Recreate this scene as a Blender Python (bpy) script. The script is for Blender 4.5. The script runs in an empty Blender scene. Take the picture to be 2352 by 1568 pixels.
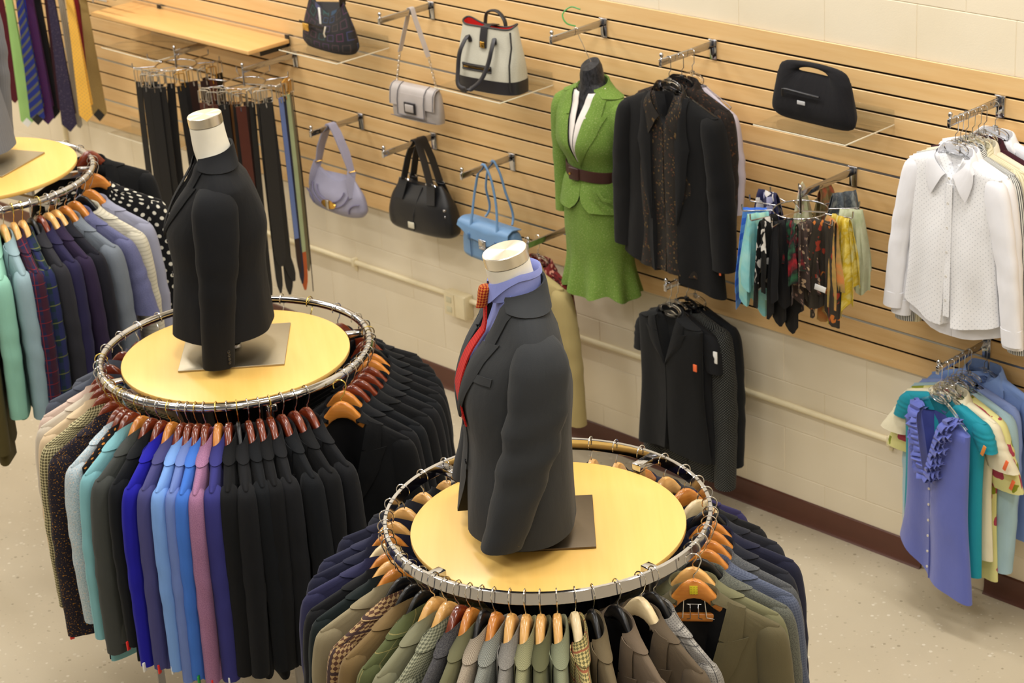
import bpy, bmesh, math, random
import numpy as np
from mathutils import Matrix, Vector

# ------------------------------------------------------------------ camera, world, lights
scene = bpy.context.scene
col = scene.collection
F_PX, PITCH, YAW, ROLL = 4862.65, 0.40700285, -0.81827915, -0.0644469
CAM = np.array([5.0, -6.0312, 4.17483])
_fw = np.array([math.sin(YAW)*math.cos(PITCH), math.cos(YAW)*math.cos(PITCH), -math.sin(PITCH)])
_r = np.array([math.cos(YAW), -math.sin(YAW), 0.0])
_u = np.cross(_r, _fw)
RT = _r*math.cos(ROLL) + _u*math.sin(ROLL)
UP = -_r*math.sin(ROLL) + _u*math.cos(ROLL)
cd = bpy.data.cameras.new('camera'); cam = bpy.data.objects.new('camera', cd); col.objects.link(cam)
cd.sensor_width = 36.0; cd.sensor_fit = 'HORIZONTAL'; cd.lens = F_PX/2352*36.0
cd.clip_start = 0.1; cd.clip_end = 60
cam.matrix_world = Matrix(((RT[0], UP[0], -_fw[0], CAM[0]), (RT[1], UP[1], -_fw[1], CAM[1]),
                           (RT[2], UP[2], -_fw[2], CAM[2]), (0, 0, 0, 1)))
cd.dof.use_dof = True; cd.dof.focus_distance = 5.75; cd.dof.aperture_fstop = 7.0
scene.camera = cam

w = bpy.data.worlds.new('world'); scene.world = w; w.use_nodes = True
w.node_tree.nodes['Background'].inputs[0].default_value = (1.0, 0.985, 0.97, 1)
w.node_tree.nodes['Background'].inputs[1].default_value = 0.16
vs = scene.view_settings
vs.view_transform = 'Standard'; vs.look = 'None'; vs.gamma = 1.0; vs.use_curve_mapping = False
vs.exposure = 0.0

def area_light(x, y, z, sx, sy, power, color=(1.0, 0.985, 0.965)):
    d = bpy.data.lights.new('ceiling_lamp', 'AREA'); d.shape = 'RECTANGLE'; d.size = sx; d.size_y = sy
    d.energy = power; d.color = color
    o = bpy.data.objects.new('ceiling_lamp', d); o.location = (x, y, z); col.objects.link(o); return o
for yy, pw in ((-1.15, 55), (-3.3, 34), (-5.6, 29)):      # rows of ceiling fluorescents
    for xx in (-6.6, -4.0, -1.4, 1.2, 3.8):
        area_light(xx, yy, 4.75, 1.2, 0.35, pw)

# ------------------------------------------------------------------ placement helpers
def ray(x, y):
    return _fw + (x-1176)/F_PX*RT - (y-784)/F_PX*UP
def at(x, y, Y):
    d = ray(x, y); return CAM + d*(Y-CAM[1])/d[1]
def atz(x, y, Z):
    d = ray(x, y); return CAM + d*(Z-CAM[2])/d[2]

# ------------------------------------------------------------------ object helpers
def lin(c):
    out = []
    for v in c:
        v /= 255.0
        out.append(v/12.92 if v <= 0.04045 else ((v+0.055)/1.055)**2.4)
    return (*out, 1.0)

def thing(name, label, cat, loc=(0, 0, 0), rot=(0, 0, 0), group=None):
    o = bpy.data.objects.new(name, None); col.objects.link(o)
    o.empty_display_size = 0.05
    o.location = loc
    o.rotation_euler = rot if not isinstance(rot, (int, float)) else (0, 0, rot)
    tag(o, label, cat, group); return o
def tag(o, label, cat, group=None):
    o['label'] = label; o['category'] = cat
    if group: o['group'] = group
    return o

class MB:
    """collects shapes for one mesh object"""
    def __init__(s): s.v = []; s.f = []; s.uv = []; s.mi = []; s.n = 0
    def add(s, verts, faces, uvs=None, mi=0):
        verts = np.asarray(verts, float).reshape(-1, 3)
        s.v.append(verts)
        for k, f in enumerate(faces):
            s.f.append([i+s.n for i in f])
            s.uv.append(uvs[k] if uvs is not None else None)
            s.mi.append(mi if not hasattr(mi, '__len__') else int(mi[k]))
        s.n += len(verts); return s
    def grid(s, R, closed=False, mi=0, cap0=False, cap1=False, flip=False):
        """R: (M,N,3) rings from top to bottom, each counter-clockwise seen from above"""
        R = np.asarray(R, float); M, N, _ = R.shape
        nc = N if closed else N-1
        dj = np.linalg.norm(np.diff(np.concatenate([R, R[:, :1]], 1), axis=1), axis=2).mean(0)
        U = np.concatenate([[0], np.cumsum(dj)])
        di = np.linalg.norm(np.diff(R, axis=0), axis=2).mean(1) if M > 1 else np.zeros(0)
        V = np.concatenate([[0], np.cumsum(di)])
        faces, uvs, mis = [], [], []
        for i in range(M-1):
            for j in range(nc):
                k = (j+1) % N
                q = [i*N+j, (i+1)*N+j, (i+1)*N+k, i*N+k]
                t = [(U[j], -V[i]), (U[j], -V[i+1]), (U[j+1], -V[i+1]), (U[j+1], -V[i])]
                if flip: q = q[::-1]; t = t[::-1]
                faces.append(q); uvs.append(t)
                mis.append(mi if not callable(mi) else mi(i, j))
        if cap0: faces.append([j for j in range(N)][::(-1 if flip else 1)]); uvs.append([(R[0, j, 0], R[0, j, 1]) for j in range(N)]); mis.append(mi if not callable(mi) else mi(0, 0))
        if cap1: faces.append([(M-1)*N+j for j in range(N)][::(1 if flip else -1)]); uvs.append([(R[-1, j, 0], R[-1, j, 1]) for j in range(N)]); mis.append(mi if not callable(mi) else mi(M-2, 0))
        return s.add(R.reshape(-1, 3), faces, uvs, mis)
    def sheet(s, G, th=0.002, mi=0):
        """G: (M,N,3) open surface -> closed shell of thickness th"""
        G = np.asarray(G, float); M, N, _ = G.shape
        du = np.gradient(G, axis=1) if N > 1 else 0; dv = np.gradient(G, axis=0)
        n = np.cross(dv, du); n /= (np.linalg.norm(n, axis=2, keepdims=True)+1e-12)
        A = G+n*th/2; B = G-n*th/2
        loop = np.concatenate([A, B[:, ::-1]], axis=1)      # closed ring per row
        return s.grid(loop, closed=True, mi=mi, cap0=True, cap1=True)
    def box(s, x0, x1, y0, y1, z0, z1, mi=0):
        v = [(x, y, z) for z in (z0, z1) for y in (y0, y1) for x in (x0, x1)]
        f = [(0, 2, 3, 1), (4, 5, 7, 6), (0, 1, 5, 4), (2, 6, 7, 3), (0, 4, 6, 2), (1, 3, 7, 5)]
        uv = []
        for q in f:
            P = np.array([v[i] for i in q]); ax = np.argmin(np.ptp(P, axis=0))
            k = [i for i in range(3) if i != ax]; uv.append([(p[k[0]], p[k[1]]) for p in P])
        return s.add(v, f, uv, mi)
    def rbox(s, c, size, r=0.004, seg=2, mi=0, M=None):
        bm = bmesh.new(); bmesh.ops.create_cube(bm, size=1)
        bmesh.ops.scale(bm, vec=size, verts=bm.verts)
        if r > 0: bmesh.ops.bevel(bm, geom=bm.edges[:], offset=r, segments=seg, profile=0.5, affect='EDGES')
        bm.verts.ensure_lookup_table()
        V = np.array([v.co[:] for v in bm.verts]); fs = [[v.index for v in f.verts] for f in bm.faces]; bm.free()
        if M is not None: V = V@np.array(M, float).T
        V = V+np.array(c)
        uvs = [[(V[i, 0]+V[i, 1], V[i, 2]) for i in f] for f in fs]
        return s.add(V, fs, uvs, mi)
    def tube(s, path, r, n=8, mi=0, closed=False, flat=None, ref=None, cap=True):
        """swept tube; r scalar/array; flat=(a,b) radii arrays or ref axis for elliptic section"""
        P = np.asarray(path, float); m = len(P)
        T = np.gradient(P, axis=0) if not closed else (np.roll(P, -1, 0)-np.roll(P, 1, 0))
        T /= np.linalg.norm(T, axis=1, keepdims=True)+1e-12
        ra = np.broadcast_to(np.asarray(r if flat is None else flat[0], float), (m,))
        rb = np.broadcast_to(np.asarray(r if flat is None else flat[1], float), (m,))
        rings = []
        b = np.array(ref, float) if ref is not None else (np.array([0, 0, 1.0]) if abs(T[0][2]) < 0.9 else np.array([0, 1.0, 0]))
        for i in range(m):
            t = T[i]
            bb = b-t*np.dot(b, t)
            if np.linalg.norm(bb) < 1e-6: bb = np.array([1.0, 0, 0])-t*t[0]
            bb /= np.linalg.norm(bb); a = np.cross(bb, t)
            if ref is None: b = bb
            an = np.arange(n)/n*2*math.pi
            rings.append(P[i]+np.outer(np.cos(an)*ra[i], a)+np.outer(np.sin(an)*rb[i], bb))
        R = np.array(rings)
        if closed: R = np.concatenate([R, R[:1]])
        return s.grid(R, closed=True, mi=mi, cap0=cap and not closed, cap1=cap and not closed, flip=True)
    def strap(s, path, width, th, wdir, mi=0):
        """flat band along path, width along wdir (projected)"""
        w_ = np.asarray(width, float)/2
        return s.tube(path, 1, n=8, mi=mi, flat=(th/2, w_), ref=wdir) if False else s._strap(path, w_, th, wdir, mi)
    def _strap(s, path, hw, th, wdir, mi):
        P = np.asarray(path, float); m = len(P); hw = np.broadcast_to(hw, (m,))
        T = np.gradient(P, axis=0); T /= np.linalg.norm(T, axis=1, keepdims=True)+1e-12
        wd = np.broadcast_to(np.asarray(wdir, float), (m, 3)); rings = []
        for i in range(m):
            b = wd[i]-T[i]*np.dot(wd[i], T[i]); b /= np.linalg.norm(b)+1e-12; a = np.cross(T[i], b)
            rings.append([P[i]-b*hw[i]-a*th/2, P[i]+b*hw[i]-a*th/2, P[i]+b*hw[i]+a*th/2, P[i]-b*hw[i]+a*th/2])
        return s.grid(np.array(rings), closed=True, mi=mi, cap0=True, cap1=True, flip=True)
    def lathe(s, prof, n=32, c=(0, 0, 0), mi=0, cap0=True, cap1=True):
        """prof: (r,z) from top to bottom"""
        an = np.arange(n)/n*2*math.pi
        R = np.array([[(c[0]+r*math.cos(a), c[1]+r*math.sin(a), c[2]+z) for a in an] for r, z in prof])
        return s.grid(R, closed=True, mi=mi, cap0=cap0, cap1=cap1)
    def prism(s, poly, y0, y1, mi=0):
        """poly: (x,z) counter-clockwise seen from -y, extruded y0(front)..y1"""
        n = len(poly); v = [(x, y0, z) for x, z in poly]+[(x, y1, z) for x, z in poly]
        f = [list(range(n)), list(range(n, 2*n))[::-1]]+[[i, i+n, (i+1) % n+n, (i+1) % n] for i in range(n)]
        return s.add(v, f, [[(v[i][0]+v[i][1], v[i][2]) for i in q] for q in f], mi)
    def xf(s, M3=None, t=None):
        for k in range(len(s.v)):
            if M3 is not None: s.v[k] = s.v[k]@np.array(M3, float).T
            if t is not None: s.v[k] = s.v[k]+np.array(t)
        return s
    def mesh(s, name, mats, smooth=True, angle=50):
        me = bpy.data.meshes.new(name)
        V = np.concatenate(s.v) if s.v else np.zeros((0, 3))
        me.from_pydata(V.tolist(), [], s.f)
        uvl = me.uv_layers.new(name='UVMap')
        flat = []
        for f, t in zip(s.f, s.uv):
            flat.extend(t if t is not None else [(V[i][0]+V[i][1], V[i][2]) for i in f])
        uvl.data.foreach_set('uv', np.asarray(flat, float).ravel())
        if not isinstance(mats, (list, tuple)): mats = [mats]
        for m in mats: me.materials.append(m)
        me.polygons.foreach_set('material_index', s.mi)
        if smooth:
            me.polygons.foreach_set('use_smooth', [True]*len(me.polygons))
            try: me.set_sharp_from_angle(angle=math.radians(angle))
            except Exception: pass
        me.validate(); me.update()
        return me
    def build(s, name, mats, parent=None, smooth=True, angle=50, loc=None, rot=None):
        o = bpy.data.objects.new(name, s.mesh(name, mats, smooth, angle)); col.objects.link(o)
        if parent is not None: o.parent = parent
        if loc is not None: o.location = loc
        if rot is not None: o.rotation_euler = rot
        return o

def ip(xs, ys, x):
    """smooth (monotone-ish cubic) interpolation"""
    xs = np.asarray(xs, float); ys = np.asarray(ys, float); x = np.asarray(x, float)
    if xs[0] > xs[-1]: xs = xs[::-1]; ys = ys[::-1]
    h = np.diff(xs); d = np.diff(ys)/h
    m = np.zeros(len(xs)); m[0] = d[0]; m[-1] = d[-1]
    for i in range(1, len(xs)-1): m[i] = 0 if d[i-1]*d[i] <= 0 else 2*d[i-1]*d[i]/(d[i-1]+d[i])
    k = np.clip(np.searchsorted(xs, x)-1, 0, len(h)-1)
    t = np.clip((x-xs[k])/h[k], 0, 1)
    return (2*t**3-3*t**2+1)*ys[k]+(t**3-2*t**2+t)*h[k]*m[k]+(-2*t**3+3*t**2)*ys[k+1]+(t**3-t**2)*h[k]*m[k+1]
def curve3(pts, n=24):
    """smooth path through 3D points"""
    P = np.asarray(pts, float); d = np.concatenate([[0], np.cumsum(np.linalg.norm(np.diff(P, axis=0), axis=1))])
    t = np.linspace(0, d[-1], n); m = np.gradient(P, d, axis=0)
    k = np.clip(np.searchsorted(d, t)-1, 0, len(d)-2); h = (d[k+1]-d[k])[:, None]; s = ((t-d[k])/(d[k+1]-d[k]))[:, None]
    return (2*s**3-3*s**2+1)*P[k]+(s**3-2*s**2+s)*h*m[k]+(-2*s**3+3*s**2)*P[k+1]+(s**3-s**2)*h*m[k+1]
def copy_tree(o, parent=None):
    c = o.copy(); col.objects.link(c); c.parent = parent
    for ch in list(o.children): copy_tree(ch, c)
    return c

# ------------------------------------------------------------------ materials
MATS = {}
class NT:
    def __init__(s, name):
        s.m = bpy.data.materials.new(name); s.m.use_nodes = True; s.t = s.m.node_tree
        s.b = s.t.nodes['Principled BSDF']; s.L = s.t.links
    def n(s, kind, **kw):
        x = s.t.nodes.new(kind)
        for k, v in kw.items(): setattr(x, k, v)
        return x
    def math(s, op, a, b=None, c=None):
        x = s.n('ShaderNodeMath', operation=op)
        for i, q in enumerate((a, b, c)):
            if q is None: continue
            if hasattr(q, 'is_linked') or hasattr(q, 'node'): s.L.new(q, x.inputs[i])
            else: x.inputs[i].default_value = q
        return x.outputs[0]
    def mix(s, fac, a, b):
        x = s.n('ShaderNodeMix', data_type='RGBA')
        for sock, q in ((x.inputs[0], fac), (x.inputs[6], a), (x.inputs[7], b)):
            if hasattr(q, 'node'): s.L.new(q, sock)
            else: sock.default_value = q
        return x.outputs[2]
    def noise(s, vec, scale, detail=3, rough=0.5):
        x = s.n('ShaderNodeTexNoise'); x.inputs['Scale'].default_value = scale
        x.inputs['Detail'].default_value = detail; x.inputs['Roughness'].default_value = rough
        if vec is not None: s.L.new(vec, x.inputs['Vector'])
        return x.outputs['Fac']
    def mapping(s, vec, scale=(1, 1, 1), rot=(0, 0, 0), loc=(0, 0, 0)):
        x = s.n('ShaderNodeMapping'); x.inputs['Scale'].default_value = scale; x.inputs['Rotation'].default_value = rot
        x.inputs['Location'].default_value = loc; s.L.new(vec, x.inputs['Vector']); return x.outputs[0]
    def ramp(s, fac, stops):
        x = s.n('ShaderNodeValToRGB'); e = x.color_ramp.elements
        e[0].position, e[0].color = stops[0]; e[1].position, e[1].color = stops[-1]
        for p_, c_ in stops[1:-1]: q = e.new(p_); q.color = c_
        s.L.new(fac, x.inputs[0]); return x.outputs[0]
    def uv(s): return s.n('ShaderNodeTexCoord').outputs['UV']
    def obj(s): return s.n('ShaderNodeTexCoord').outputs['Object']
    def sep(s, vec):
        x = s.n('ShaderNodeSeparateXYZ'); s.L.new(vec, x.inputs[0]); return x.outputs
    def bump(s, h, strength=0.2, dist=0.002):
        x = s.n('ShaderNodeBump'); x.inputs['Strength'].default_value = strength; x.inputs['Distance'].default_value = dist
        s.L.new(h, x.inputs['Height']); s.L.new(x.outputs[0], s.b.inputs['Normal'])
    def set(s, **kw):
        for k, v in kw.items():
            k = k.replace('_', ' ')
            if hasattr(v, 'node'): s.L.new(v, s.b.inputs[k])
            else: s.b.inputs[k].default_value = v
        return s

def plain(name, c, rough=0.5, metal=0.0, spec=None, vary=0.06, vscale=30.0, bump=0.0):
    if name in MATS: return MATS[name]
    t = NT(name); base = lin(c)
    nz = t.noise(t.obj(), vscale, 3)
    dark = tuple(v*(1-vary) for v in base[:3])+(1,); lite = tuple(min(1, v*(1+vary)) for v in base[:3])+(1,)
    t.set(Base_Color=t.mix(nz, dark, lite), Roughness=rough, Metallic=metal)
    if spec is not None: t.set(Specular_IOR_Level=spec)
    if bump: t.bump(t.noise(t.obj(), 400.0, 2), bump, 0.001)
    MATS[name] = t.m; return t.m

def fabric(c, pat='solid', c2=None, c3=None, s=0.02, rough=0.9, sheen=0.04, bump=0.25, w=0.12, translucent=0.0):
    """cloth; pattern laid out on the garment's own UV (metres)"""
    key = 'cloth_%s_%d_%d_%d_%s_%.3f_%s' % (pat, *[int(q) for q in c], ''.join('%02x' % int(q) for q in (c2 or ())), s, ''.join('%02x' % int(q) for q in (c3 or ())))
    if key in MATS: return MATS[key]
    t = NT(key); uv = t.uv(); u, v, _ = t.sep(uv)
    A = lin(c); B = lin(c2) if c2 else tuple(q*0.55 for q in A[:3])+(1,); D = lin(c3) if c3 else B
    big = t.noise(uv, 9.0, 2)
    fine = t.noise(uv, 700.0, 2)
    colr = A
    def band(x, period, width, off=0.0):
        return t.math('LESS_THAN', t.math('FRACT', t.math('ADD', t.math('DIVIDE', x, period), off)), width)
    if pat == 'solid': colr = t.mix(t.math('MULTIPLY', fine, 0.35), A, B)
    elif pat == 'tweed':
        f = t.ramp(t.noise(uv, 1.0/s, 3, 0.7), [(0.42, A), (0.58, B)]); colr = f
        if c3: colr = t.mix(t.math('GREATER_THAN', t.noise(uv, 0.7/s, 2), 0.63), f, D)
    elif pat == 'hound':
        ck = t.n('ShaderNodeTexChecker'); ck.inputs['Scale'].default_value = 1.0/s
        t.L.new(t.mapping(uv, rot=(0, 0, 0.78)), ck.inputs['Vector']); ck.inputs['Color1'].default_value = A; ck.inputs['Color2'].default_value = B
        colr = ck.outputs[0]
        if c3:
            colr = t.mix(t.math('MAXIMUM', band(u, s*9, 0.1), band(v, s*9, 0.1)), colr, D)
    elif pat == 'herring':
        z = t.math('ABSOLUTE', t.math('SUBTRACT', t.math('FRACT', t.math('DIVIDE', u, s*4)), 0.5))
        q = t.math('ADD', t.math('DIVIDE', v, s), t.math('MULTIPLY', z, 5.0))
        colr = t.mix(t.math('LESS_THAN', t.math('FRACT', q), 0.5), A, B)
    elif pat == 'window':
        colr = t.mix(t.math('MAXIMUM', band(u, s, 0.035), band(v, s*1.2, 0.03)), A, B)
    elif pat == 'plaid':
        a = t.mix(band(u, s, 0.4), A, B); a = t.mix(t.math('MULTIPLY', band(v, s, 0.4), 0.6), a, B)
        colr = t.mix(t.math('MAXIMUM', band(u, s, 0.06, 0.3), band(v, s, 0.06, 0.3)), a, D)
    elif pat == 'glen':
        a = t.mix(t.math('MULTIPLY', band(u, s*0.12, 0.5), band(v, s*0.12, 0.5)), A, B)
        a = t.mix(t.math('MULTIPLY', t.math('MAXIMUM', band(u, s, 0.45), band(v, s, 0.45)), 0.5), a, B)
        colr = t.mix(t.math('MAXIMUM', band(u, s, 0.05, 0.25), band(v, s, 0.05, 0.25)), a, D)
    elif pat == 'stripe': colr = t.mix(band(u, s, w), A, B)
    elif pat == 'hstripe': colr = t.mix(band(v, s, w), A, B)
    elif pat == 'diag': colr = t.mix(band(t.math('ADD', u, v), s, w), A, B)
    elif pat == 'dots':
        row = t.math('FLOOR', t.math('DIVIDE', v, s*0.5))
        uo = t.math('ADD', t.math('DIVIDE', u, s), t.math('MULTIPLY', row, 0.5))
        du = t.math('SUBTRACT', t.math('FRACT', uo), 0.5); dv = t.math('MULTIPLY', t.math('SUBTRACT', t.math('FRACT', t.math('DIVIDE', v, s*0.5)), 0.5), 0.5)
        r2 = t.math('ADD', t.math('MULTIPLY', du, du), t.math('MULTIPLY', dv, dv))
        colr = t.mix(t.math('LESS_THAN', r2, w*w), A, B)
    elif pat in ('floral', 'blotch'):
        vo = t.n('ShaderNodeTexVoronoi'); vo.inputs['Scale'].default_value = 1.0/s
        wob = t.n('ShaderNodeTexNoise'); wob.inputs['Scale'].default_value = 1.2/s; t.L.new(uv, wob.inputs['Vector'])
        vm = t.n('ShaderNodeVectorMath', operation='MULTIPLY_ADD'); t.L.new(wob.outputs['Color'], vm.inputs[0])
        vm.inputs[1].default_value = (s*0.9, s*0.9, 0); t.L.new(uv, vm.inputs[2]); t.L.new(vm.outputs[0], vo.inputs['Vector'])
        m1 = t.math('LESS_THAN', vo.outputs['Distance'], w*2.6)
        pick = t.math('GREATER_THAN', t.sep(vo.outputs['Color'])[0], 0.5)
        petal = t.mix(pick, B, D)
        colr = t.mix(m1, A, petal)
        if pat == 'blotch': colr = t.mix(t.math('GREATER_THAN', t.noise(uv, 0.6/s, 3), 0.52), A, colr)
    elif pat == 'cloud':
        colr = t.ramp(t.noise(uv, 1.0/s, 4, 0.6), [(0.35, A), (0.5, B), (0.65, D)])
    shade = t.mix(t.math('MULTIPLY', big, 0.16), colr, (0, 0, 0, 1))
    t.set(Base_Color=shade, Roughness=rough, Specular_IOR_Level=0.25, Sheen_Weight=sheen, Sheen_Roughness=0.5)
    if bump:
        t.bump(t.noise(uv, 260.0, 2), bump, 0.0012)
        wn = t.n('ShaderNodeBump'); wn.inputs['Strength'].default_value = 0.35; wn.inputs['Distance'].default_value = 0.012      # soft creases in the cloth
        t.L.new(t.noise(t.mapping(uv, scale=(1.6, 0.6, 1), rot=(0, 0, 0.25)), 11.0, 3, 0.45), wn.inputs['Height'])
        t.L.new(wn.outputs[0], t.b.inputs['Normal'].links[0].from_node.inputs['Normal'])
    MATS[key] = t.m; return t.m

def wood(name, c1, c2, axis=0, scale=1.0, rough=0.45, coat=0.0):
    if name in MATS: return MATS[name]
    t = NT(name); o = t.obj()
    sc = [14, 14, 14]; sc[axis] = 0.9
    vec = t.mapping(o, scale=tuple(q*scale for q in sc))
    f = t.noise(vec, 2.2, 5, 0.6)
    g = t.noise(t.mapping(o, scale=tuple(q*scale*5 for q in sc)), 3.0, 2)
    a = t.ramp(f, [(0.3, lin(c1)), (0.7, lin(c2))])
    t.set(Base_Color=t.mix(t.math('MULTIPLY', g, 0.18), a, lin([q*0.8 for q in c1])), Roughness=rough, Coat_Weight=coat, Coat_Roughness=0.15)
    MATS[name] = t.m; return t.m

def metal(name, c, rough=0.12):
    if name in MATS: return MATS[name]
    t = NT(name)
    r = t.math('ADD', t.math('MULTIPLY', t.noise(t.obj(), 60.0, 2), 0.06), rough)
    t.set(Base_Color=lin(c), Metallic=1.0, Roughness=r); MATS[name] = t.m; return t.m

CHROME = metal('chrome', (190, 191, 197), 0.06)
STEEL = metal('brushed_steel', (206, 200, 188), 0.32)
GOLD = metal('gold_metal', (225, 180, 90), 0.2)
WIRE = metal('hanger_wire', (215, 215, 215), 0.15)
BRASSW = metal('brass_wire', (230, 205, 110), 0.2)
BLACKP = plain('black_plastic', (18, 18, 20), 0.35)
MAPLE = wood('maple_laminate', (222, 172, 104), (232, 186, 120), 0, 0.5, 0.38)
DISCW = wood('honey_laminate', (238, 190, 98), (243, 202, 116), 0, 0.35, 0.4, 0.06)
H_TAN = wood('hanger_maple', (226, 168, 92), (240, 190, 116), 0, 2, 0.3, 0.5)
H_ORANGE = wood('hanger_honey', (196, 116, 42), (220, 146, 62), 0, 2, 0.3, 0.5)
H_RED = wood('hanger_mahogany', (96, 34, 18), (140, 56, 26), 0, 2, 0.22, 0.8)
H_PALE = wood('hanger_birch', (232, 208, 160), (244, 224, 180), 0, 2, 0.35, 0.3)
H_BLACK = plain('hanger_black_plastic', (20, 21, 24), 0.3)

def clear_mat(name, tint=(0.97, 0.98, 0.97), rough=0.03, ior=1.49):
    if name in MATS: return MATS[name]
    t = NT(name)
    t.set(Base_Color=(*tint, 1), Roughness=rough, IOR=ior, Transmission_Weight=1.0)
    MATS[name] = t.m; return t.m
def acrylic_mat():
    if 'acrylic' in MATS: return MATS['acrylic']
    t = NT('acrylic')                      # thin clear sheet: straight-through with a glossy skin
    tr = t.n('ShaderNodeBsdfTransparent'); tr.inputs[0].default_value = (0.95, 0.955, 0.95, 1)
    gl = t.n('ShaderNodeBsdfGlossy'); gl.inputs['Roughness'].default_value = 0.04
    lw = t.n('ShaderNodeLayerWeight'); lw.inputs[0].default_value = 0.5
    fac = t.math('ADD', t.math('MULTIPLY', t.math('POWER', lw.outputs['Facing'], 4.0), 0.5), 0.035)
    mx = t.n('ShaderNodeMixShader'); t.L.new(fac, mx.inputs[0]); t.L.new(tr.outputs[0], mx.inputs[1]); t.L.new(gl.outputs[0], mx.inputs[2])
    t.L.new(mx.outputs[0], t.t.nodes['Material Output'].inputs['Surface']); MATS['acrylic'] = t.m; return t.m
ACRYL = acrylic_mat()
# ------------------------------------------------------------------ the room
ZT, PITCHZ = 2.042, 0.0762            # top of slat panel, slat pitch (3 in)
WX0, WX1 = -6.6, 2.2
def wall_paint():
    t = NT('cream_block_paint'); o = t.n('ShaderNodeNewGeometry').outputs['Position']
    oi = t.n('ShaderNodeObjectInfo')
    base = t.mix(oi.outputs['Random'], lin((237, 225, 199)), lin((237, 225, 200)))
    st = t.ramp(t.noise(o, 1.7, 4), [(0.45, (1, 1, 1, 1)), (0.8, (0.93, 0.91, 0.86, 1))])
    mx = t.n('ShaderNodeMix', data_type='RGBA', blend_type='MULTIPLY'); mx.inputs[0].default_value = 1
    t.L.new(base, mx.inputs[6]); t.L.new(st, mx.inputs[7])
    t.set(Base_Color=mx.outputs[2], Roughness=0.55)
    t.bump(t.noise(o, 160.0, 4, 0.7), 0.25, 0.002)
    return t.m
PAINT = wall_paint()
def floor_mat():
    t = NT('speckled_vinyl_floor'); o = t.obj()
    vo = t.n('ShaderNodeTexVoronoi'); vo.inputs['Scale'].default_value = 45; t.L.new(o, vo.inputs['Vector'])
    rnd = t.sep(vo.outputs['Color'])
    dot = t.math('LESS_THAN', vo.outputs['Distance'], t.math('MULTIPLY', rnd[0], 0.32))
    pick = t.ramp(rnd[1], [(0.0, lin((152, 139, 116))), (0.4, lin((182, 170, 146))), (0.9, lin((212, 203, 184)))])
    b = t.ramp(t.noise(o, 2.0, 4), [(0.3, lin((184, 172, 148))), (0.7, lin((193, 181, 157)))])
    fine = t.mix(t.math('MULTIPLY', t.noise(o, 150.0, 3), 0.25), b, lin((176, 160, 132)))
    t.set(Base_Color=t.mix(dot, fine, pick), Roughness=0.42)
    t.bump(t.noise(o, 9.0, 2), 0.05, 0.004)
    return t.m
fl = MB().box(-8, 7, -9, 0.06, -0.06, 0.0).build('floor', floor_mat(), smooth=False); fl['kind'] = 'structure'
wb = MB().box(-8, 7, 0.0155, 0.16, 0.0, 4.9).build('wall_back', PAINT, smooth=False); wb['kind'] = 'structure'
ce = MB().box(-8, 7, -9, 0.16, 4.9, 5.0).build('ceiling', plain('ceiling_white', (238, 234, 224), 0.9), smooth=False); ce['kind'] = 'structure'
wl = MB().box(-8.1, -8, -9, 0.16, 0, 4.9).build('wall_left', PAINT, smooth=False); wl['kind'] = 'structure'
wr = MB().box(7, 7.1, -9, 0.16, 0, 4.9).build('wall_right', PAINT, smooth=False); wr['kind'] = 'structure'
# painted concrete blocks, each one its own piece (16 x 8 in)
bm_ = MB().rbox((0, 0, 0), (0.4042, 0.006, 0.2010), 0.0022, 2).mesh('block', PAINT, smooth=False)
for c in (0, 1, 2, 3, 4, 10, 11, 12):
    off = 0.2032 if c % 2 else 0.0
    for k in range(-17, 6):
        if c >= 10 and k < -8: continue
        o = bpy.data.objects.new('block', bm_); col.objects.link(o); o.parent = wb
        o.location = (k*0.4064+off+0.12, 0.0165, c*0.2032+0.1016)
# baseboard
def cove_mat():
    return plain('brown_cove_vinyl', (90, 52, 38), 0.4, vary=0.1, vscale=12)
def cove(x0, x1):
    prof = [(0.013, 0.0), (-0.006, 0.0), (-0.003, 0.004), (0.003, 0.012), (0.0055, 0.03), (0.0055, 0.098), (0.0075, 0.103), (0.013, 0.105)]
    return MB().grid(np.array([[(x, y, z) for y, z in prof] for x in (x0, x1)]), closed=True, cap0=True, cap1=True, flip=True)
o = cove(-8, float(at(2115, 1262, 0.005)[0])).build('baseboard_back', cove_mat()); o['kind'] = 'structure'
o = cove(float(at(2260, 1332, 0.005)[0]), 3.2).build('baseboard_back', cove_mat()); o['kind'] = 'structure'

# ------------------------------------------------------------------ slat wall
def maple_slat():
    t = NT('maple_slat'); oi = t.n('ShaderNodeObjectInfo')
    off = t.n('ShaderNodeCombineXYZ'); t.L.new(t.math('MULTIPLY', oi.outputs['Random'], 37.0), off.inputs[0]); t.L.new(t.math('MULTIPLY', oi.outputs['Random'], 11.0), off.inputs[2])
    va = t.n('ShaderNodeVectorMath', operation='ADD'); t.L.new(t.obj(), va.inputs[0]); t.L.new(off.outputs[0], va.inputs[1])
    f = t.noise(t.mapping(va.outputs[0], scale=(0.8, 8, 12)), 2.5, 4, 0.55)
    g = t.noise(t.mapping(va.outputs[0], scale=(3.5, 30, 60)), 3.0, 2)
    a = t.ramp(f, [(0.3, lin((224, 182, 122))), (0.5, lin((233, 194, 136))), (0.72, lin((237, 203, 147)))])
    t.set(Base_Color=t.mix(t.math('MULTIPLY', g, 0.22), a, lin((206, 156, 94))), Roughness=0.33)
    return t.m
SLAT = maple_slat(); GROOVE = plain('dark_groove', (34, 22, 14), 0.8); ALU = metal('aluminium_strip', (186, 190, 196), 0.35)
sw = thing('slat_wall', 'maple slat panel with dark grooves covering the middle of the cream block wall', 'wall panel', (0, 0, ZT-16*PITCHZ))
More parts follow.
